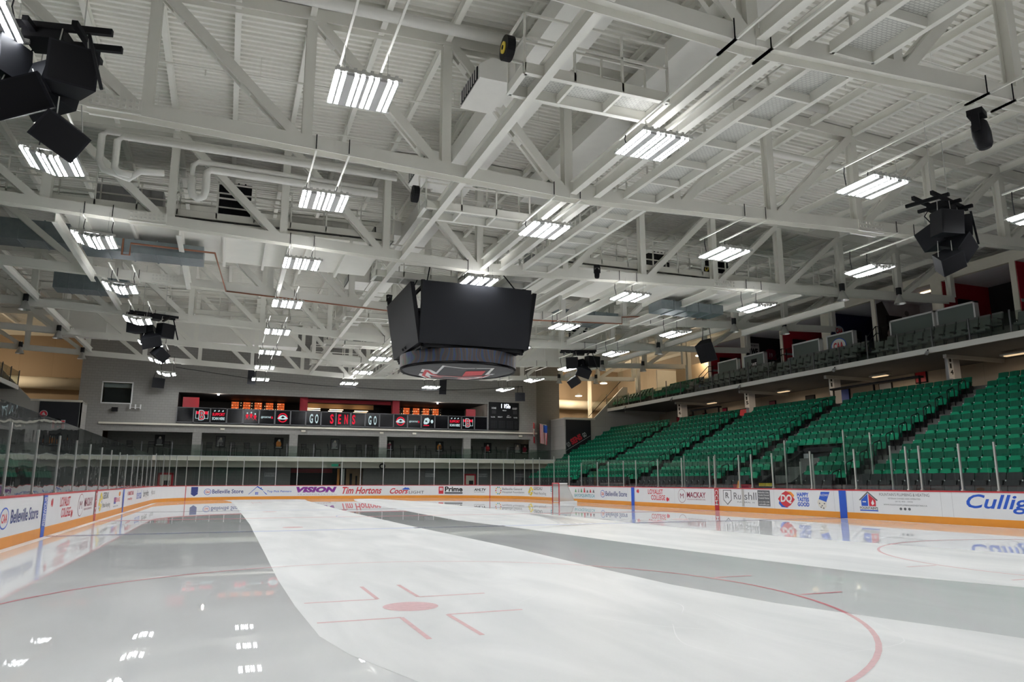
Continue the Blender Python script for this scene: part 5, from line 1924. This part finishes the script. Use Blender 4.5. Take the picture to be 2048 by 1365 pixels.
text_uv(mb, 'SENS', .78, 1.98, .14, .70, fn, M['redp'], .05)
text_uv(mb, 'GO', 2.12, 2.5, .16, .58, fn, M['chalk'], .03)
mb.build('print', t)
t = empty('wall_banner', (-20.05, 31.5, 3.1), 'black banner with two round and square emblems beyond the near glass wall', 'banner')
mb = MB(); mb.bx(-1.25, 1.25, -.04, 0, 0, 3.85, M['blackwall']); mb.build('cloth', t)
mb = MB()
fn = lambda u, v, d: (u, -.042 - d, v)
ell_uv(mb, -.95, 2.95, .26, .26, fn, M['chalk'], .002)
ell_uv(mb, -.95, 2.95, .22, .22, fn, M['redp'], .004)
poly_uv(mb, [(-1.1, 2.85), (-.95, 3.1), (-.8, 2.85)], fn, M['chalk'], .006)
rect_uv(mb, -.4, .45, 1.9, 2.55, fn, M['chalk'], .002)
rect_uv(mb, -.36, .41, 1.94, 2.51, fn, M['redp'], .004)
text_uv(mb, 'B', -.2, .25, 1.8, 2.65, fn, M['black'], .06, d=.006)
mb.build('print', t)
# sloped glass rail and handrail on the stair wall
mb = MB()
mb.add([(22.0, 31.62, 7.0), (26.0, 31.62, 10.9), (26.0, 31.62, 12.0), (25.1, 31.62, 10.9), (21.6, 31.62, 7.0)], [(0, 1, 2, 3, 4)], M['glass_rail'])
mb.tube([(22.2, 31.4, 7.2), (25.6, 31.4, 10.6)], .03, M['black'], 6)
o = mb.build('stair_rail', loc=(24, 31.5, 8.5))
tag(o, 'sloping glass rail with dark handrail on top of the stair wall by the banner', 'stair rail')
# round duct, posts and lamps in the tan far space
pipe('round_duct', [(18, 40.6, 9.25), (31, 40.6, 9.25)], .5, 'thick round duct along the tan far wall beyond the slogan banner', 'air duct', 'cream', 20)
pipe('round_duct', [(-29.5, 40.6, 9.3), (-19.4, 40.6, 9.3)], .5, 'thick ribbed round duct along the tan far wall beyond the emblem banner', 'air duct', 'cream', 20)
pipe('round_post', [(25.2, 37, 0), (25.2, 37, 12.9)], .2, 'round cream post standing in the tan far space', 'column', 'cream', 16)
def dome(loc, label, warm=True, e=60):
    t = empty('dome_lamp', loc, label, 'ceiling lamp')
    mb = MB()
    mb.tube([(0, 0, 0), (0, 0, .05)], .34, M['warmw'] if warm else M['coollamp'], 20)
    mb.build('lamp_glass', t)
    mb = MB(); mb.tube([(0, 0, .05), (0, 0, .12), (0, 0, .3)], [.36, .3, .06], M['alu'], 16); mb.build('shade', t)
    l = bpy.data.lights.new('lamp_bulb', 'POINT')
    l.energy = e
    l.color = (1.0, .78, .52)
    l.shadow_soft_size = .3
    lo_ = bpy.data.objects.new('lamp_bulb', l)
    col.objects.link(lo_)
    lo_.parent = t
    lo_.location = (0, 0, -.15)
M['warmw'] = emis('warm_white_lamp', (1.0, .86, .66), 5)
M['warmdim'] = emis('dim_warm_lamp', (1.0, .72, .42), 0.4)
dome((25.2, 34.0, 10.7), 'warm round lamp lit high in the tan space beyond the balcony end', e=260)
dome((22.0, 37.6, 11.1), 'warm lamp glowing behind the far speakers', e=200)
dome((24.6, 38.3, 9.9), 'small warm lamp beside the round cream post', e=120)
dome((-26.0, 36.4, 10.3), 'lit lamp in the tan space beyond the short balcony end', e=260)
dome((28.3, 22.5, 11.8), 'warm lamp above the open end of the balcony', e=150)

# ------------------------------------------------------------------ seating tiers
TX0, TR, TZ0, RZ = 14.2, .80, .36, .42
NR = 13
AISLES = [-13.9, -5.3, 3.25, 11.8, 20.6]
AW = .58
def tier(sgn, y0, y1, name, label, xoff=0):
    mb = MB()
    X = lambda x: sgn * (x + xoff)
    for i in range(NR):
        a = TX0 + TR * i
        z = TZ0 + RZ * i
        xx = sorted((X(a), X(a + TR)))
        mb.bx(xx[0], xx[1], y0, y1, 0, z, M['concrete'])
        for ya in AISLES:
            xx2 = sorted((X(a + TR - .4), X(a + TR)))
            mb.bx(xx2[0], xx2[1], ya - AW, ya + AW, z, z + RZ / 2, M['concrete'])
    xx = sorted((X(TX0 + TR * NR), X(31 if sgn > 0 else 29.6)))
    if sgn < 0:
        xx = [-29.6, X(TX0 + TR * NR)]
    mb.bx(xx[0], xx[1], y0, y1, TZ0 + RZ * NR - .3, TZ0 + RZ * NR, M['concrete'])
    mb.bx(min(X(13.6), X(14.2)), max(X(13.6), X(14.2)), y0, y1, 0, .1, M['floor'])
    o = mb.build(name, loc=(X(TX0), 0, 0))
    tag(o, label, 'seating tier')
tier(1, -30, 31.5, 'seating_tier', 'stepped grey concrete tier carrying the big bank of green seats')
tier(-1, -30, 31.5, 'seating_tier', 'stepped grey concrete tier behind the wavy side glass across the ice', -.3)

def seat_parts(dark=False, wide=.47):
    bk, pn = (M['charcoal'], M['charcoal']) if dark else (M['green_shaded'], M['green'])
    b = MB()
    # backrest, curved in plan, leaning back; +x is away from the ice
    n_ = 5
    w = wide
    vs, fs = [], []
    for k in range(n_):
        y = -w / 2 + w * k / (n_ - 1)
        c = .035 * (1 - (2 * y / w) ** 2)
        for z, dx in ((.36, .0), (.60, .03), (.84, .09)):
            tz = z + (.015 * (1 - (2 * y / w) ** 2) if z > .8 else 0)
            vs += [(.30 + dx + c, y, tz), (.345 + dx + c, y, tz)]
    for k in range(n_ - 1):
        for j in range(2):
            a = k * 6 + j * 2
            fs += [(a, a + 6, a + 8, a + 2), (a + 1, a + 3, a + 9, a + 7)]
        a = k * 6
        fs += [(a, a + 1, a + 7, a + 6), (a + 4, a + 10, a + 11, a + 5)]
    fs += [(0, 2, 3, 1), (2, 4, 5, 3)]
    e_ = (n_ - 1) * 6
    fs += [(e_, e_ + 1, e_ + 3, e_ + 2), (e_ + 2, e_ + 3, e_ + 5, e_ + 4)]
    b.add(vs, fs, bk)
    # folded seat pan in front of the backrest
    p = MB()
    pts = [(.10, .30), (.13, .28), (.27, .56), (.245, .60), (.215, .60)]
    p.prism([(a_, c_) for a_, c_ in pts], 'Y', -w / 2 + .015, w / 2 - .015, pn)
    g = MB()
    for y in (-w / 2 - .01,):
        g.bx(.16, .40, y - .015, y + .015, .0, .40, M['charcoal'])
        g.bx(.12, .36, y - .02, y + .02, .55, .585, bk)
    g.box((.205, w / 2 - .05, .585), (.02, .04, .045), M['chalk'], None)
    return b, p, g
protoS = {}
def seat_thing(key, dark, loc, label, cat, group, parts=True, sgn=1, name='stadium_seat', wide=.47):
    rz = 0 if sgn > 0 else PI
    if key not in protoS:
        b, p, g = seat_parts(dark, wide)
        t = empty(name, (0, 0, 0), label, cat, group)
        b.build('backrest', t, smooth=False); p.build('seat_pan', t); g.build('standard', t)
        protoS[key] = reg(t)
        t.location = loc
        t.rotation_euler.z = rz
        return t
    return dup(protoS[key], loc, rz, label, group)
def pix(p):
    d = Vector(p) - CAM
    c = d.dot(fw)
    if c < .1:
        return None
    return 1024 + FPX * d.dot(rt) / c, 682.5 - FPX * d.dot(up) / c, c
seats = []
SP = .52
secs = [(-13.3, -5.3 - AW), (-5.3 + AW, 3.25 - AW), (3.25 + AW, 11.8 - AW), (11.8 + AW, 20.6 - AW), (20.6 + AW, 31.3)]
secname = ['outermost section', 'tunnel section', 'middle section', 'section past the middle', 'farthest section']
rail_y = AISLES
for i in range(2, NR):
    for si, (a, b) in enumerate(secs):
        n_ = int((b - a) / SP)
        off = ((b - a) - n_ * SP) / 2
        for k in range(n_):
            y = b - off - (k + .5) * SP
            if i < 6 and -1.9 < y < .85:
                continue
            x, z = TX0 + TR * i + .12, TZ0 + RZ * i
            q = pix((x, y, z + .5))
            if q is None or q[0] > 2075:
                continue
            seats.append((q[2], i, si, k, (x, y, z)))
seats.sort(key=lambda s: s[0])
for (c, i, si, k, loc) in seats[:300]:
    seat_thing('g', False, loc, 'green folding seat, %s green row up, %s, %s back from its farther aisle' % (ordw(i - 2), secname[si], ordw(k)), 'stadium seat', 'green seats of the big seating bank')
def bake_seats(lst, sgns, name, label, cat, group, dark=False, wide=.47):
    b, p, g = seat_parts(dark, wide)
    big = MB()
    for (loc, sgn) in lst:
        for mbp in (b, p, g):
            o_ = len(big.v)
            for v in mbp.v:
                big.v.append((loc[0] + v[0] * sgn, loc[1] + v[1] * sgn, loc[2] + v[2]))
            for f_, mi in zip(mbp.f, mbp.mi):
                big.f.append([q + o_ for q in f_])
                big.mi.append(big._m(mbp.mats[mi]))
    o = big.build(name)
    tag(o, label, cat, group, 'stuff')
rest = [(s[4], 1) for s in seats[300:]]
# green seats across the ice behind the wavy glass
for i in range(2, NR):
    for si, (a, b) in enumerate(secs):
        n_ = int((b - a) / SP)
        for k in range(n_):
            y = a + (k + .5) * SP
            if y > 8.5:
                continue
            rest.append(((-(TX0 - .3 + TR * i + .12), y, TZ0 + RZ * i), -1))
bake_seats(rest, None, 'stadium_seats', 'all the smaller distant green seats of both seating banks', 'stadium seats', 'green seats of the big seating bank')
# dark front rows
cnt = 0
for i in (0, 1):
    for si, (a, b) in enumerate(secs):
        n_ = int((b - a) / .56)
        for k in range(n_):
            y = b - (k + .5) * .56
            if -2.1 < y < .75:
                continue
            loc = (TX0 + TR * i + .12, y, TZ0 + RZ * i)
            q = pix(loc)
            if q is None or q[0] > 2070:
                continue
            seat_thing('d', True, loc, 'charcoal seat, %s dark row, %s, %s back from its farther aisle' % (ordw(i), secname[si], ordw(k)), 'rinkside seat', 'charcoal rinkside seats', name='rinkside_seat', wide=.52)
# aisle handrails
for ai, ya in enumerate(AISLES[1:]):
    for i in range(1, 12):
        x, z = TX0 + TR * i + .05, TZ0 + RZ * i
        mb = MB()
        y = ya + .42 - .0
        mb.tube([(x, y, z), (x, y, z + .86), (x + .05, y, z + .93), (x + .42, y, z + 1.06), (x + .48, y, z + 1.0), (x + .48, y, z + .21)], .024, M['black'], 7)
        o = mb.build('aisle_handrail', smooth=True, loc=(x, y, z))
        tag(o, 'black hoop handrail, %s step up the %s stair aisle from the camera' % (ordw(i - 1), ordw(ai)), 'handrail', 'handrails on the stair aisles')

# player tunnel
t = empty('player_tunnel', (14.2, -.7, 0), 'black walled tunnel opening cut into the green seats', 'tunnel')
mb = MB()
for y in (-.95, 1.2):
    mb.prism([(-.1, 0), (-.1, 1.15), (1.6, 1.3), (4.5, 2.95), (4.7, 2.95), (4.7, 0)], 'Y', y - .07, y + .07, M['black'])
mb.build('side_wall', t)
mb = MB()
mb.bx(4.5, 4.7, -.9, 1.15, 0, 3.0, M['blackwall'])
mb.bx(4.3, 4.45, -.9, 1.15, 2.75, 2.95, M['black'])
mb.build('back_wall', t)
mb = MB()
mb.bx(4.2, 4.24, -.35, .1, 2.25, 2.5, M['exit'])
mb.bx(4.2, 4.24, .75, 1.05, 2.35, 2.7, M['greylt'])
mb.build('exit_sign', t)
mb = MB()
mb.bx(-.3, -.25, -.5, .9, .75, 1.2, M['redwall'])
for k in range(8):
    mb.bx(-.33, -.3, -1.05 - k * .11, -.98 - k * .11, 1.12, 1.26, M['yellow'])
mb.build('padding', t)
mb = MB()
mb.tube([(0, 0, 0), (0, 0, .42)], [.13, .04], M['orangep'], 12)
mb.box((0, 0, .01), (.32, .32, .02), M['orangep'])
o = mb.build('traffic_cone'); o.location = (13.35, -.95, .95)
tag(o, 'small orange traffic cone behind the glass by the tunnel', 'traffic cone')
mb = MB(); mb.bx(13.2, 13.6, -2.3, 3.0, .0, .95, M['black']); mb.bx(13.0, 13.65, -2.3, 3.0, .9, .95, M['charcoal'])
o = mb.build('team_bench', loc=(13.3, 0, 0)); tag(o, 'black team bench counter behind the boards by the tunnel', 'bench')
# inner glass round the benches
for j, (y, h, x) in enumerate(((4.4, 2.7, 14.05), (1.7, 2.65, 14.05), (-3.3, 3.1, 14.05), (-4.9, 2.45, 14.05), (-2.9, 2.2, 15.2), (-6.3, 3.3, 15.8), (-4.6, 3.5, 16.1), (-9.2, 2.6, 13.6))):
    mb = MB()
    mb.bx(x - .025, x + .025, y - .025, y + .025, .95, h, M['alu'])
    mb.bx(x - .006, x + .006, y + .03, y + 1.35, 1.0, h + .1, M['glass'])
    o = mb.build('bench_glass', loc=(x, y, .95))
    tag(o, 'glass screen on a metal post behind the boards, %s of those round the benches' % ordw(j), 'glass screen', 'glass screens round the benches')

# ------------------------------------------------------------------ balcony and private boxes
def slab(sgn, xf, x1, y0, y1, z0, z1, name, label):
    mb = MB()
    a, b = sorted((sgn * (xf + .12), sgn * x1))
    mb.bx(a, b, y0 + .02, y1 - .02, z0 + .03, z1 - .02, M['under'])
    a, b = sorted((sgn * xf, sgn * (xf + .12)))
    mb.bx(a, b, y0, y1, z0, z1, M['fascia'])
    y = y0 + 1
    while y < y1:
        a, b = sorted((sgn * (xf + 1.2), sgn * (xf + 5.5)))
        mb.bx(a, b, y, y + .2, z0 - .16, z0 + .05, M['cream_grey'])
        y += 8.2
    t = empty(name, (sgn * xf, 0, z0), label, 'balcony')
    fa, so, be = MB(), MB(), MB()
    for src in (mb,):
        for f_, mi in zip(src.f, src.mi):
            dst = {'white_fascia_paint': fa, 'grey_soffit': so}.get(src.mats[mi].name, be)
            dst.add([Vector(src.v[q]) - t.location for q in f_], [list(range(len(f_)))], src.mats[mi])
    fa.build('fascia', t); so.build('soffit', t)
    if be.v:
        be.build('soffit_beam', t)
M['fascia'] = mat('white_fascia_paint', (0.80, 0.80, 0.76), 0.5)
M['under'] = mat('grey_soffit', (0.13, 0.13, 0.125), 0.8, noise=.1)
M['cream_grey'] = mat('pale_fascia', (0.46, 0.46, 0.43), 0.6, noise=0.04)
slab(1, 24.2, 31, -20, 31.8, 7.72, 8.0, 'balcony', 'long pale balcony edge above the big bank of green seats')
slab(-1, 22.6, 29.6, -20, 31.0, 7.65, 7.95, 'balcony', 'short stretch of pale balcony edge across the ice from the big bank')
mb = MB()
mb.bx(25.3, 31, -20, 19.4, 8.0, 8.4, M['concrete'])
mb.bx(25.3, 31, 19.4, 31.5, 8.0, 8.35, M['concrete'])
mb.bx(26.15, 26.5, -20, 19.2, 8.4, 8.75, M['concrete'])
o = mb.build('balcony_step', loc=(25.3, 0, 8)); tag(o, 'stepped grey concrete floor under the balcony seats', 'balcony floor')
for i in range(22):
    y = 31.7 - i * 2.03
    mb = MB()
    mb.bx(24.24, 24.252, y - 1.98, y - .03, 8.0, 8.95, M['glass_rail'])
    mb.bx(24.22, 24.27, y - .03, y + .03, 7.95, 9.05 if i % 5 else 9.35, M['greyp'])
    o = mb.build('balcony_glass', loc=(24.24, y, 8))
    tag(o, 'grey glass balcony panel with post, %s from the stair wall end' % ordw(i), 'balcony glass', 'glass panels of the balcony')
for i in range(3):
    y = 30.9 - i * 2.1
    mb = MB()
    mb.bx(-22.66, -22.645, y - 2.0, y - .03, 7.95, 8.9, M['glass_rail'])
    mb.bx(-22.68, -22.62, y - .03, y + .03, 7.9, 9.0, M['greyp'])
    o = mb.build('balcony_glass', loc=(-22.65, y, 7.95))
    tag(o, 'glass panel of the short balcony across the ice, %s from its end' % ordw(i), 'balcony glass', 'glass panels of the short balcony')
def grey_seat(loc, rz, label):
    t = empty('balcony_chair', loc, label, 'balcony seat', 'grey seats in front of the private boxes', rz)
    mb = MB(); mb.bx(.1, .5, -.25, .25, .36, .46, M['grey_seat']); mb.build('seat', t)
    mb = MB()
    mb.prism([(.38, .44), (.48, .42), (.60, .98), (.52, 1.0)], 'Y', -.26, .26, M['grey_seat'])
    mb.build('backrest', t)
    mb = MB()
    for y in (-.28, .24):
        mb.bx(.12, .5, y, y + .04, .58, .63, M['charcoal'])
        mb.bx(.4, .48, y, y + .04, 0, .6, M['charcoal'])
    mb.build('armrest', t)
    return reg(t)
gp = None
for r in (0, 1):
    k = 0
    y = 19.0
    while y > -12.5:
        if not any(abs(y - q) < .75 for q in (18.2, 10.0, 2.0, -6.2)):
            x, z = (24.45, 8.02) if r == 0 else (25.35, 8.42)
            q = pix((x, y, z + .5))
            if q and q[0] < 2070:
                lab = 'grey padded balcony seat, %s row, %s from the open green end of the balcony' % ('front' if r == 0 else 'rear', ordw(k))
                if gp is None:
                    gp = grey_seat((x, y, z), 0, lab)
                else:
                    dup(gp, (x, y, z), 0, lab)
                k += 1
        y -= .62
for r in (0, 1, 2):
    k = 0
    y = 31.0
    while y > 19.6:
        if not any(abs(y - q) < .6 for q in (24.9,)):
            if not (r == 2 and (y > 29 or abs(y - 26.2) < .7)):
                z = 8.0 + .35 * r
                o = seat_thing('g', False, (24.45 + .8 * r, y, z), 'green seat on the balcony end, %s row, %s from the stair wall' % (ordw(r), ordw(k)), 'balcony seat', 'green seats at the balcony end')
                o.name = 'balcony_chair'
                k += 1
        y -= .53
mb = MB(); mb.bx(26.1, 27, 19.6, 29.2, 8.35, 8.7, M['concrete']); o = mb.build('balcony_step', loc=(26, 24, 8.35)); tag(o, 'extra concrete step under the last green balcony row', 'balcony floor')
# private boxes
HB_, HT = 11.9, 12.47
mb = MB()
mb.bx(26.5, 26.75, -18, 19.1, HB_, HT, M['cream'])
mb.bx(26.75, 31, -18, 19.1, HB_, HB_ + .1, M['tile'])
mb.bx(26.75, 31, -18, 19.1, HT - .1, HT, M['cream_grey'])
mb.bx(30.4, 30.6, -18, 19.1, 8.5, HB_, M['charcoal'])
for a, b in ((-9.9, -9.3), (-5.9, -5.62), (-1.89, -1.24), (2.52, 2.8), (6.1, 6.83), (10.42, 10.68), (14.32, 14.85), (18.6, 18.9)):
    mb.bx(26.5, 26.56, a, b, 8.75, HB_, M['cream'])
struct(mb, 'wall_boxes')
bays = [(-9.3, -5.9, 'charcoal', 'redwall', 'private box with a red side wall at the picture edge past the grey one'), (-5.62, -1.89, 'charcoal', 'redwall', 'private box with deep red side wall and dark framed poster'),
        (-1.24, 2.52, 'snowmural', 'snowmural', 'private box with a grey mountain mural and black television'), (2.8, 6.1, 'navywall', 'navywall', 'private box with a dark blue side wall and oval emblem'),
        (6.83, 10.42, 'charcoal', 'redwall', 'private box with red side wall and television next to the blue box'), (10.68, 14.32, 'blackwall', 'blackwall', 'private box with black side wall, shield emblem and jersey'),
        (14.85, 18.6, 'charcoal', 'redwall', 'private box with red side wall closest to the green balcony seats')]
for j, (a, b, bk, sd, lab) in enumerate(bays):
    t = empty('private_box', (26.56, (a + b) / 2, 8.75), lab, 'private box')
    mb = MB()
    h = (b - a) / 2
    mb.bx(.0, 3.6, h - .04, h + .04, 0, 3.13, M[sd])
    mb.bx(3.5, 3.6, -h, h, 0, 3.13, M[bk])
    if j in (0, 4, 6):
        mb.bx(.02, 1.6, h - .06, h - .03, 1.1, 1.25, M['greylt'])
    mb.build('side_wall', t)
    mb = MB()
    fn = lambda u, v, d: (u, h - .045 - d, v)
    if j in (1, 2, 4, 6):
        u0 = .75 if j != 1 else 1.0
        mb.bx(u0, u0 + 1.15, h - .12, h - .05, 1.5, 2.25, M['black'])
        mb.build('television', t)
    elif j == 3:
        ell_uv(mb, .65, 2.0, .42, .36, fn, M['navy'], .0)
        ell_uv(mb, .65, 2.0, .38, .32, fn, M['chalk'], .004)
        text_uv(mb, 'CAA', .38, .92, 1.82, 2.18, fn, M['redp'], .04, d=.01)
        rect_uv(mb, 1.6, 2.5, 1.0, 2.1, fn, M['black'], .004)
        text_uv(mb, '30', 1.85, 2.25, 1.3, 1.6, fn, M['greyp'], .04, d=.01)
        mb.build('emblem', t)
    elif j == 5:
        poly_uv(mb, [(.25, 2.65), (1.15, 2.65), (1.15, 1.75), (.7, 1.35), (.25, 1.75)], fn, M['chalk'], .002)
        text_uv(mb, 'WE', .38, 1.02, 1.8, 2.25, fn, M['black'], .05, d=.008)
        text_uv(mb, 'PROJECT', .35, 1.05, 2.38, 2.52, fn, M['black'], .02, d=.008)
        poly_uv(mb, [(1.7, 1.5), (1.75, 2.2), (2.0, 2.3), (2.4, 2.3), (2.65, 2.2), (2.7, 1.5)], fn, M['maroon'], .002)
        text_uv(mb, '19', 2.05, 2.35, 1.65, 2.0, fn, M['chalk'], .04, d=.008)
        mb.build('emblem', t)
    if j == 2:
        mb = MB()
        text_uv(mb, 'MACKAY', 2.1, 2.9, 2.05, 2.2, fn, M['redwall'], .03)
        text_uv(mb, 'ALLIANCE', 2.05, 3.1, 1.8, 1.98, fn, M['redwall'], .03)
        poly_uv(mb, [(0.02, 0.2), (0.02, 2.9), (.5, 3.1), (.9, 2.4), (1.2, 2.0), (.7, 1.2), (.9, .2)], fn, M['charcoal'], .001)
        ell_uv(mb, 2.4, 2.5, .18, .18, fn, M['greyp'], .002, 10)
        mb.build('mural', t)
halfw = [(-3.85, -1.65, None), (-1.5, 1.35, None), (4.0, 6.15, 'CAA'), (6.75, 9.2, None), (12.0, 14.25, 'WE'), (14.95, 17.3, None), (-9.3, -7.4, None)]
for j, (a, b, tx) in enumerate(halfw):
    lab = ['at the red box with the poster', 'at the mural box', 'with the oval emblem at the blue box', 'at the red box beside the blue one', 'with the shield print at the black box', 'at the red box by the green seats', 'at the last box toward the camera'][j]
    t = empty('privacy_screen', (26.2, (a + b) / 2, 8.72), 'white framed grey screen wall ' + lab, 'privacy screen', 'grey screens of the private boxes')
    h = (b - a) / 2
    mb = MB()
    H = 1.62
    mb.bx(-.02, .28, -h, h, H - .09, H, M['white'])
    mb.bx(-.02, .28, -h, -h + .09, 0, H, M['white'])
    mb.bx(-.02, .28, h - .09, h, 0, H, M['white'])
    mb.build('frame', t)
    mb = MB()
    mb.bx(.02, .2, -h + .09, h - .09, 0, H - .09, M['frosted'])
    fn = lambda u, v, d: (.02 - d, -u, v)
    if tx == 'CAA':
        ell_uv(mb, -.15, .85, .62, .5, fn, M['bluep'], .004)
        ell_uv(mb, -.15, .85, .56, .44, fn, M['white'], .007)
        text_uv(mb, 'CAA', -.55, .25, .62, 1.08, fn, M['redp'], .04, d=.011)
    if tx == 'WE':
        poly_uv(mb, [(-.3, 1.25), (.3, 1.25), (.3, .6), (0, .4), (-.3, .6)], fn, M['black'], .004)
        text_uv(mb, 'WE', -.26, .26, .62, .98, fn, M['white'], .05, d=.008)
    mb.build('screen_panel', t)
for j, y in enumerate((2.05, 9.9, 18.1)):
    mb = MB()
    P0 = [(26.3, y, 9.75), (26.3, y, 10.15), (25.9, y, 10.15), (25.0, y, 9.3), (25.0, y, 8.4)]
    mb.tube([(26.3, y, 8.7)] + P0[1:], .03, M['black'], 6)
    mb.tube([(26.3, y, 9.75), (25.9, y, 9.75), (25.0, y, 8.9)], .025, M['black'], 6)
    mb.tube([(25.9, y, 8.5), (25.9, y, 10.15)], .025, M['black'], 6)
    mb.tube([(26.3, y, 10.15), (26.3, y - .9, 10.15), (26.3, y - .9, 8.7)], .03, M['black'], 6)
    o = mb.build('stair_railing', loc=(25.8, y, 8.5), smooth=True)
    tag(o, 'black stair railing by the balcony seats, ' + ['below the mural box', 'between the second red box and the black box', 'where the green balcony seats begin'][j], 'railing', 'black railings on the balcony')
# open end behind green balcony seats
mb = MB()
mb.bx(29.0, 29.2, 19.1, 27.2, 8.0, 11.4, M['tan'])
mb.bx(26.8, 29.0, 19.1, 19.2, 8.3, 12.4, M['cream'])
mb.bx(27.0, 29.0, 27.2, 27.35, 8.0, 11.2, M['cream'])
struct(mb, 'wall_balcony_end')
t = empty('corridor_door', (28.97, 23.6, 8.0), 'grey door with a small blue notice behind the green balcony seats', 'door')
mb = MB(); mb.bx(-.05, 0, -.5, .5, 0, 2.15, M['greyp']); mb.build('door_leaf', t)
mb = MB(); mb.bx(-.06, -.05, -.12, .12, 1.3, 1.6, M['bluep']); mb.build('notice', t)
# columns with number signs
for j, (y, num) in enumerate(((-2.1, '114'), (6.05, '114'), (14.15, '115'), (22.7, '116'))):
    mb = MB()
    mb.bx(26.28, 26.6, y - .1, y + .2, 5.8, 7.75, M['greylt'])
    mb.bx(26.5, 26.95, y, y + .5, 5.8, 7.75, M['greylt'])
    o = mb.build('concourse_column', loc=(26.5, y, 5.8)); tag(o, 'pale column between the green seats and the balcony, %s from the camera' % ordw(j), 'column', 'columns under the balcony')
    t = empty('section_sign', (26.1, y - .16, 6.55), 'white vertical section number sign on the %s column from the camera' % ordw(j), 'number sign', 'section number signs')
    mb = MB(); mb.bx(-.2, .17, 0, .03, 0, 1.2, M['white']); mb.build('board', t)
    mb = MB()
    fn = lambda u, v, d: (u, -d, v)
    for q, ch in enumerate(num):
        text_uv(mb, ch, -.10, .11 if ch != '1' else .03, .88 - q * .33, 1.13 - q * .33, fn, M['charcoal'], .04)
    mb.build('numerals', t)
for j, y in ((3, 22.2), (4, 30.4)):
    mb = MB()
    mb.hsec((26.45 if y < 19 else 26.9, y, 8.0), (26.45 if y < 19 else 26.9, y, 13.0), .34, .36, .03, M['steel'], (1, 0, 0))
    o = mb.build('steel_column', loc=(26.45, y, 8)); tag(o, 'white steel column carrying the %s truss in view on the balcony side' % ordw(j + 2), 'column', 'white steel columns')
# concourse wall dressing
mb = MB()
mb.bx(29.8, 30.0, -20, 31.5, 5.8, 7.75, M['tan_side'])
struct(mb, 'wall_concourse')
for j, (y, c, w, z) in enumerate(((-6.0, 'charcoal', .9, 6.3), (-9.4, 'charcoal', .9, 6.3), (2.6, 'redp', .8, 7.1), (5.2, 'chalk', 1.0, 6.5), (8.6, 'bluep', 1.0, 6.5), (11.7, 'charcoal', .9, 6.4), (15.6, 'maroon', .7, 6.4), (19.0, 'redp', 1.1, 6.1), (21.4, 'maroon', .6, 6.4), (24.2, 'redp', .6, 6.2), (26.2, 'redp', .6, 6.2), (28.2, 'redp', .6, 6.2))):
    mb = MB()
    mb.bx(29.72, 29.8, y - w / 2, y + w / 2, z, z + .95, M['black'])
    mb.bx(29.70, 29.72, y - w / 2 + .06, y + w / 2 - .06, z + .06, z + .89, M[c])
    o = mb.build('concourse_poster', loc=(29.75, y, z))
    tag(o, 'framed %s notice on the tan wall behind the top seats, %s from the camera' % ({'charcoal': 'dark', 'redp': 'red', 'chalk': 'pale', 'bluep': 'blue', 'maroon': 'maroon'}[c], ordw(j)), 'notice', 'notices on the concourse wall')
for j, (a, b) in enumerate(((-1.0, 5.2), (16.3, 19.8))):
    mb = MB()
    mb.bx(25.2, 25.6, a, b, 6.75, 6.85, M['black'])
    for y in (a + .1, (a + b) / 2, b - .1):
        mb.bx(25.35, 25.45, y - .03, y + .03, 5.8, 6.75, M['black'])
    o = mb.build('drink_ledge', loc=(25.4, (a + b) / 2, 5.8)); tag(o, 'black standing ledge behind the top green row, %s the first pale column' % ('just past' if j == 0 else 'two columns beyond'), 'ledge', 'standing ledges')
# lamps under the balcony
for j, y in enumerate((-4.6, 3.6, 11.9, 20.2)):
    t = empty('under_balcony_lamp', (27.6, y, 7.5), 'warm lamp glowing under the balcony, %s from the camera' % ordw(j), 'ceiling lamp', 'warm lamps under the balcony')
    mb = MB(); mb.bx(-.12, .12, -.5, .5, .0, .04, M['warmdim']); mb.build('lamp_glass', t)
    mb = MB(); mb.bx(-.2, .2, -.65, .65, .04, .12, M['alu']); mb.build('housing', t)
    l = bpy.data.lights.new('lamp_bulb', 'AREA'); l.energy = 26; l.color = (1.0, .80, .58); l.shape = 'RECTANGLE'; l.size = .3; l.size_y = 1.2
    lo_ = bpy.data.objects.new('lamp_bulb', l); col.objects.link(lo_); lo_.parent = t; lo_.location = (0, 0, -.02)
for j, (y, z) in enumerate(((-8.0, 11.86), (0.8, 11.86), (8.8, 11.86))):
    pass
mb = MB(); mb.bx(27.6, 27.75, -.6, .3, 11.84, 11.89, M['warm'])
o = mb.build('box_ceiling_light', loc=(27.7, 0, 11.86)); tag(o, 'lit warm strip light in the mural box ceiling', 'strip light')
# small cameras under the fascia
for j, y in enumerate((-2.6, 3.6, 12.2, 20.6, 28.0)):
    mb = MB(); mb.tube([(24.1, y, 7.78), (24.0, y, 7.66)], .09, M['greylt'], 10); mb.tube([(24.15, y, 7.9), (24.1, y, 7.78)], .03, M['black'], 6)
    o = mb.build('dome_camera', loc=(24.1, y, 7.8)); tag(o, 'small dome camera on the balcony edge, %s from the camera position' % ordw(j), 'security camera', 'dome cameras on the balcony edge')
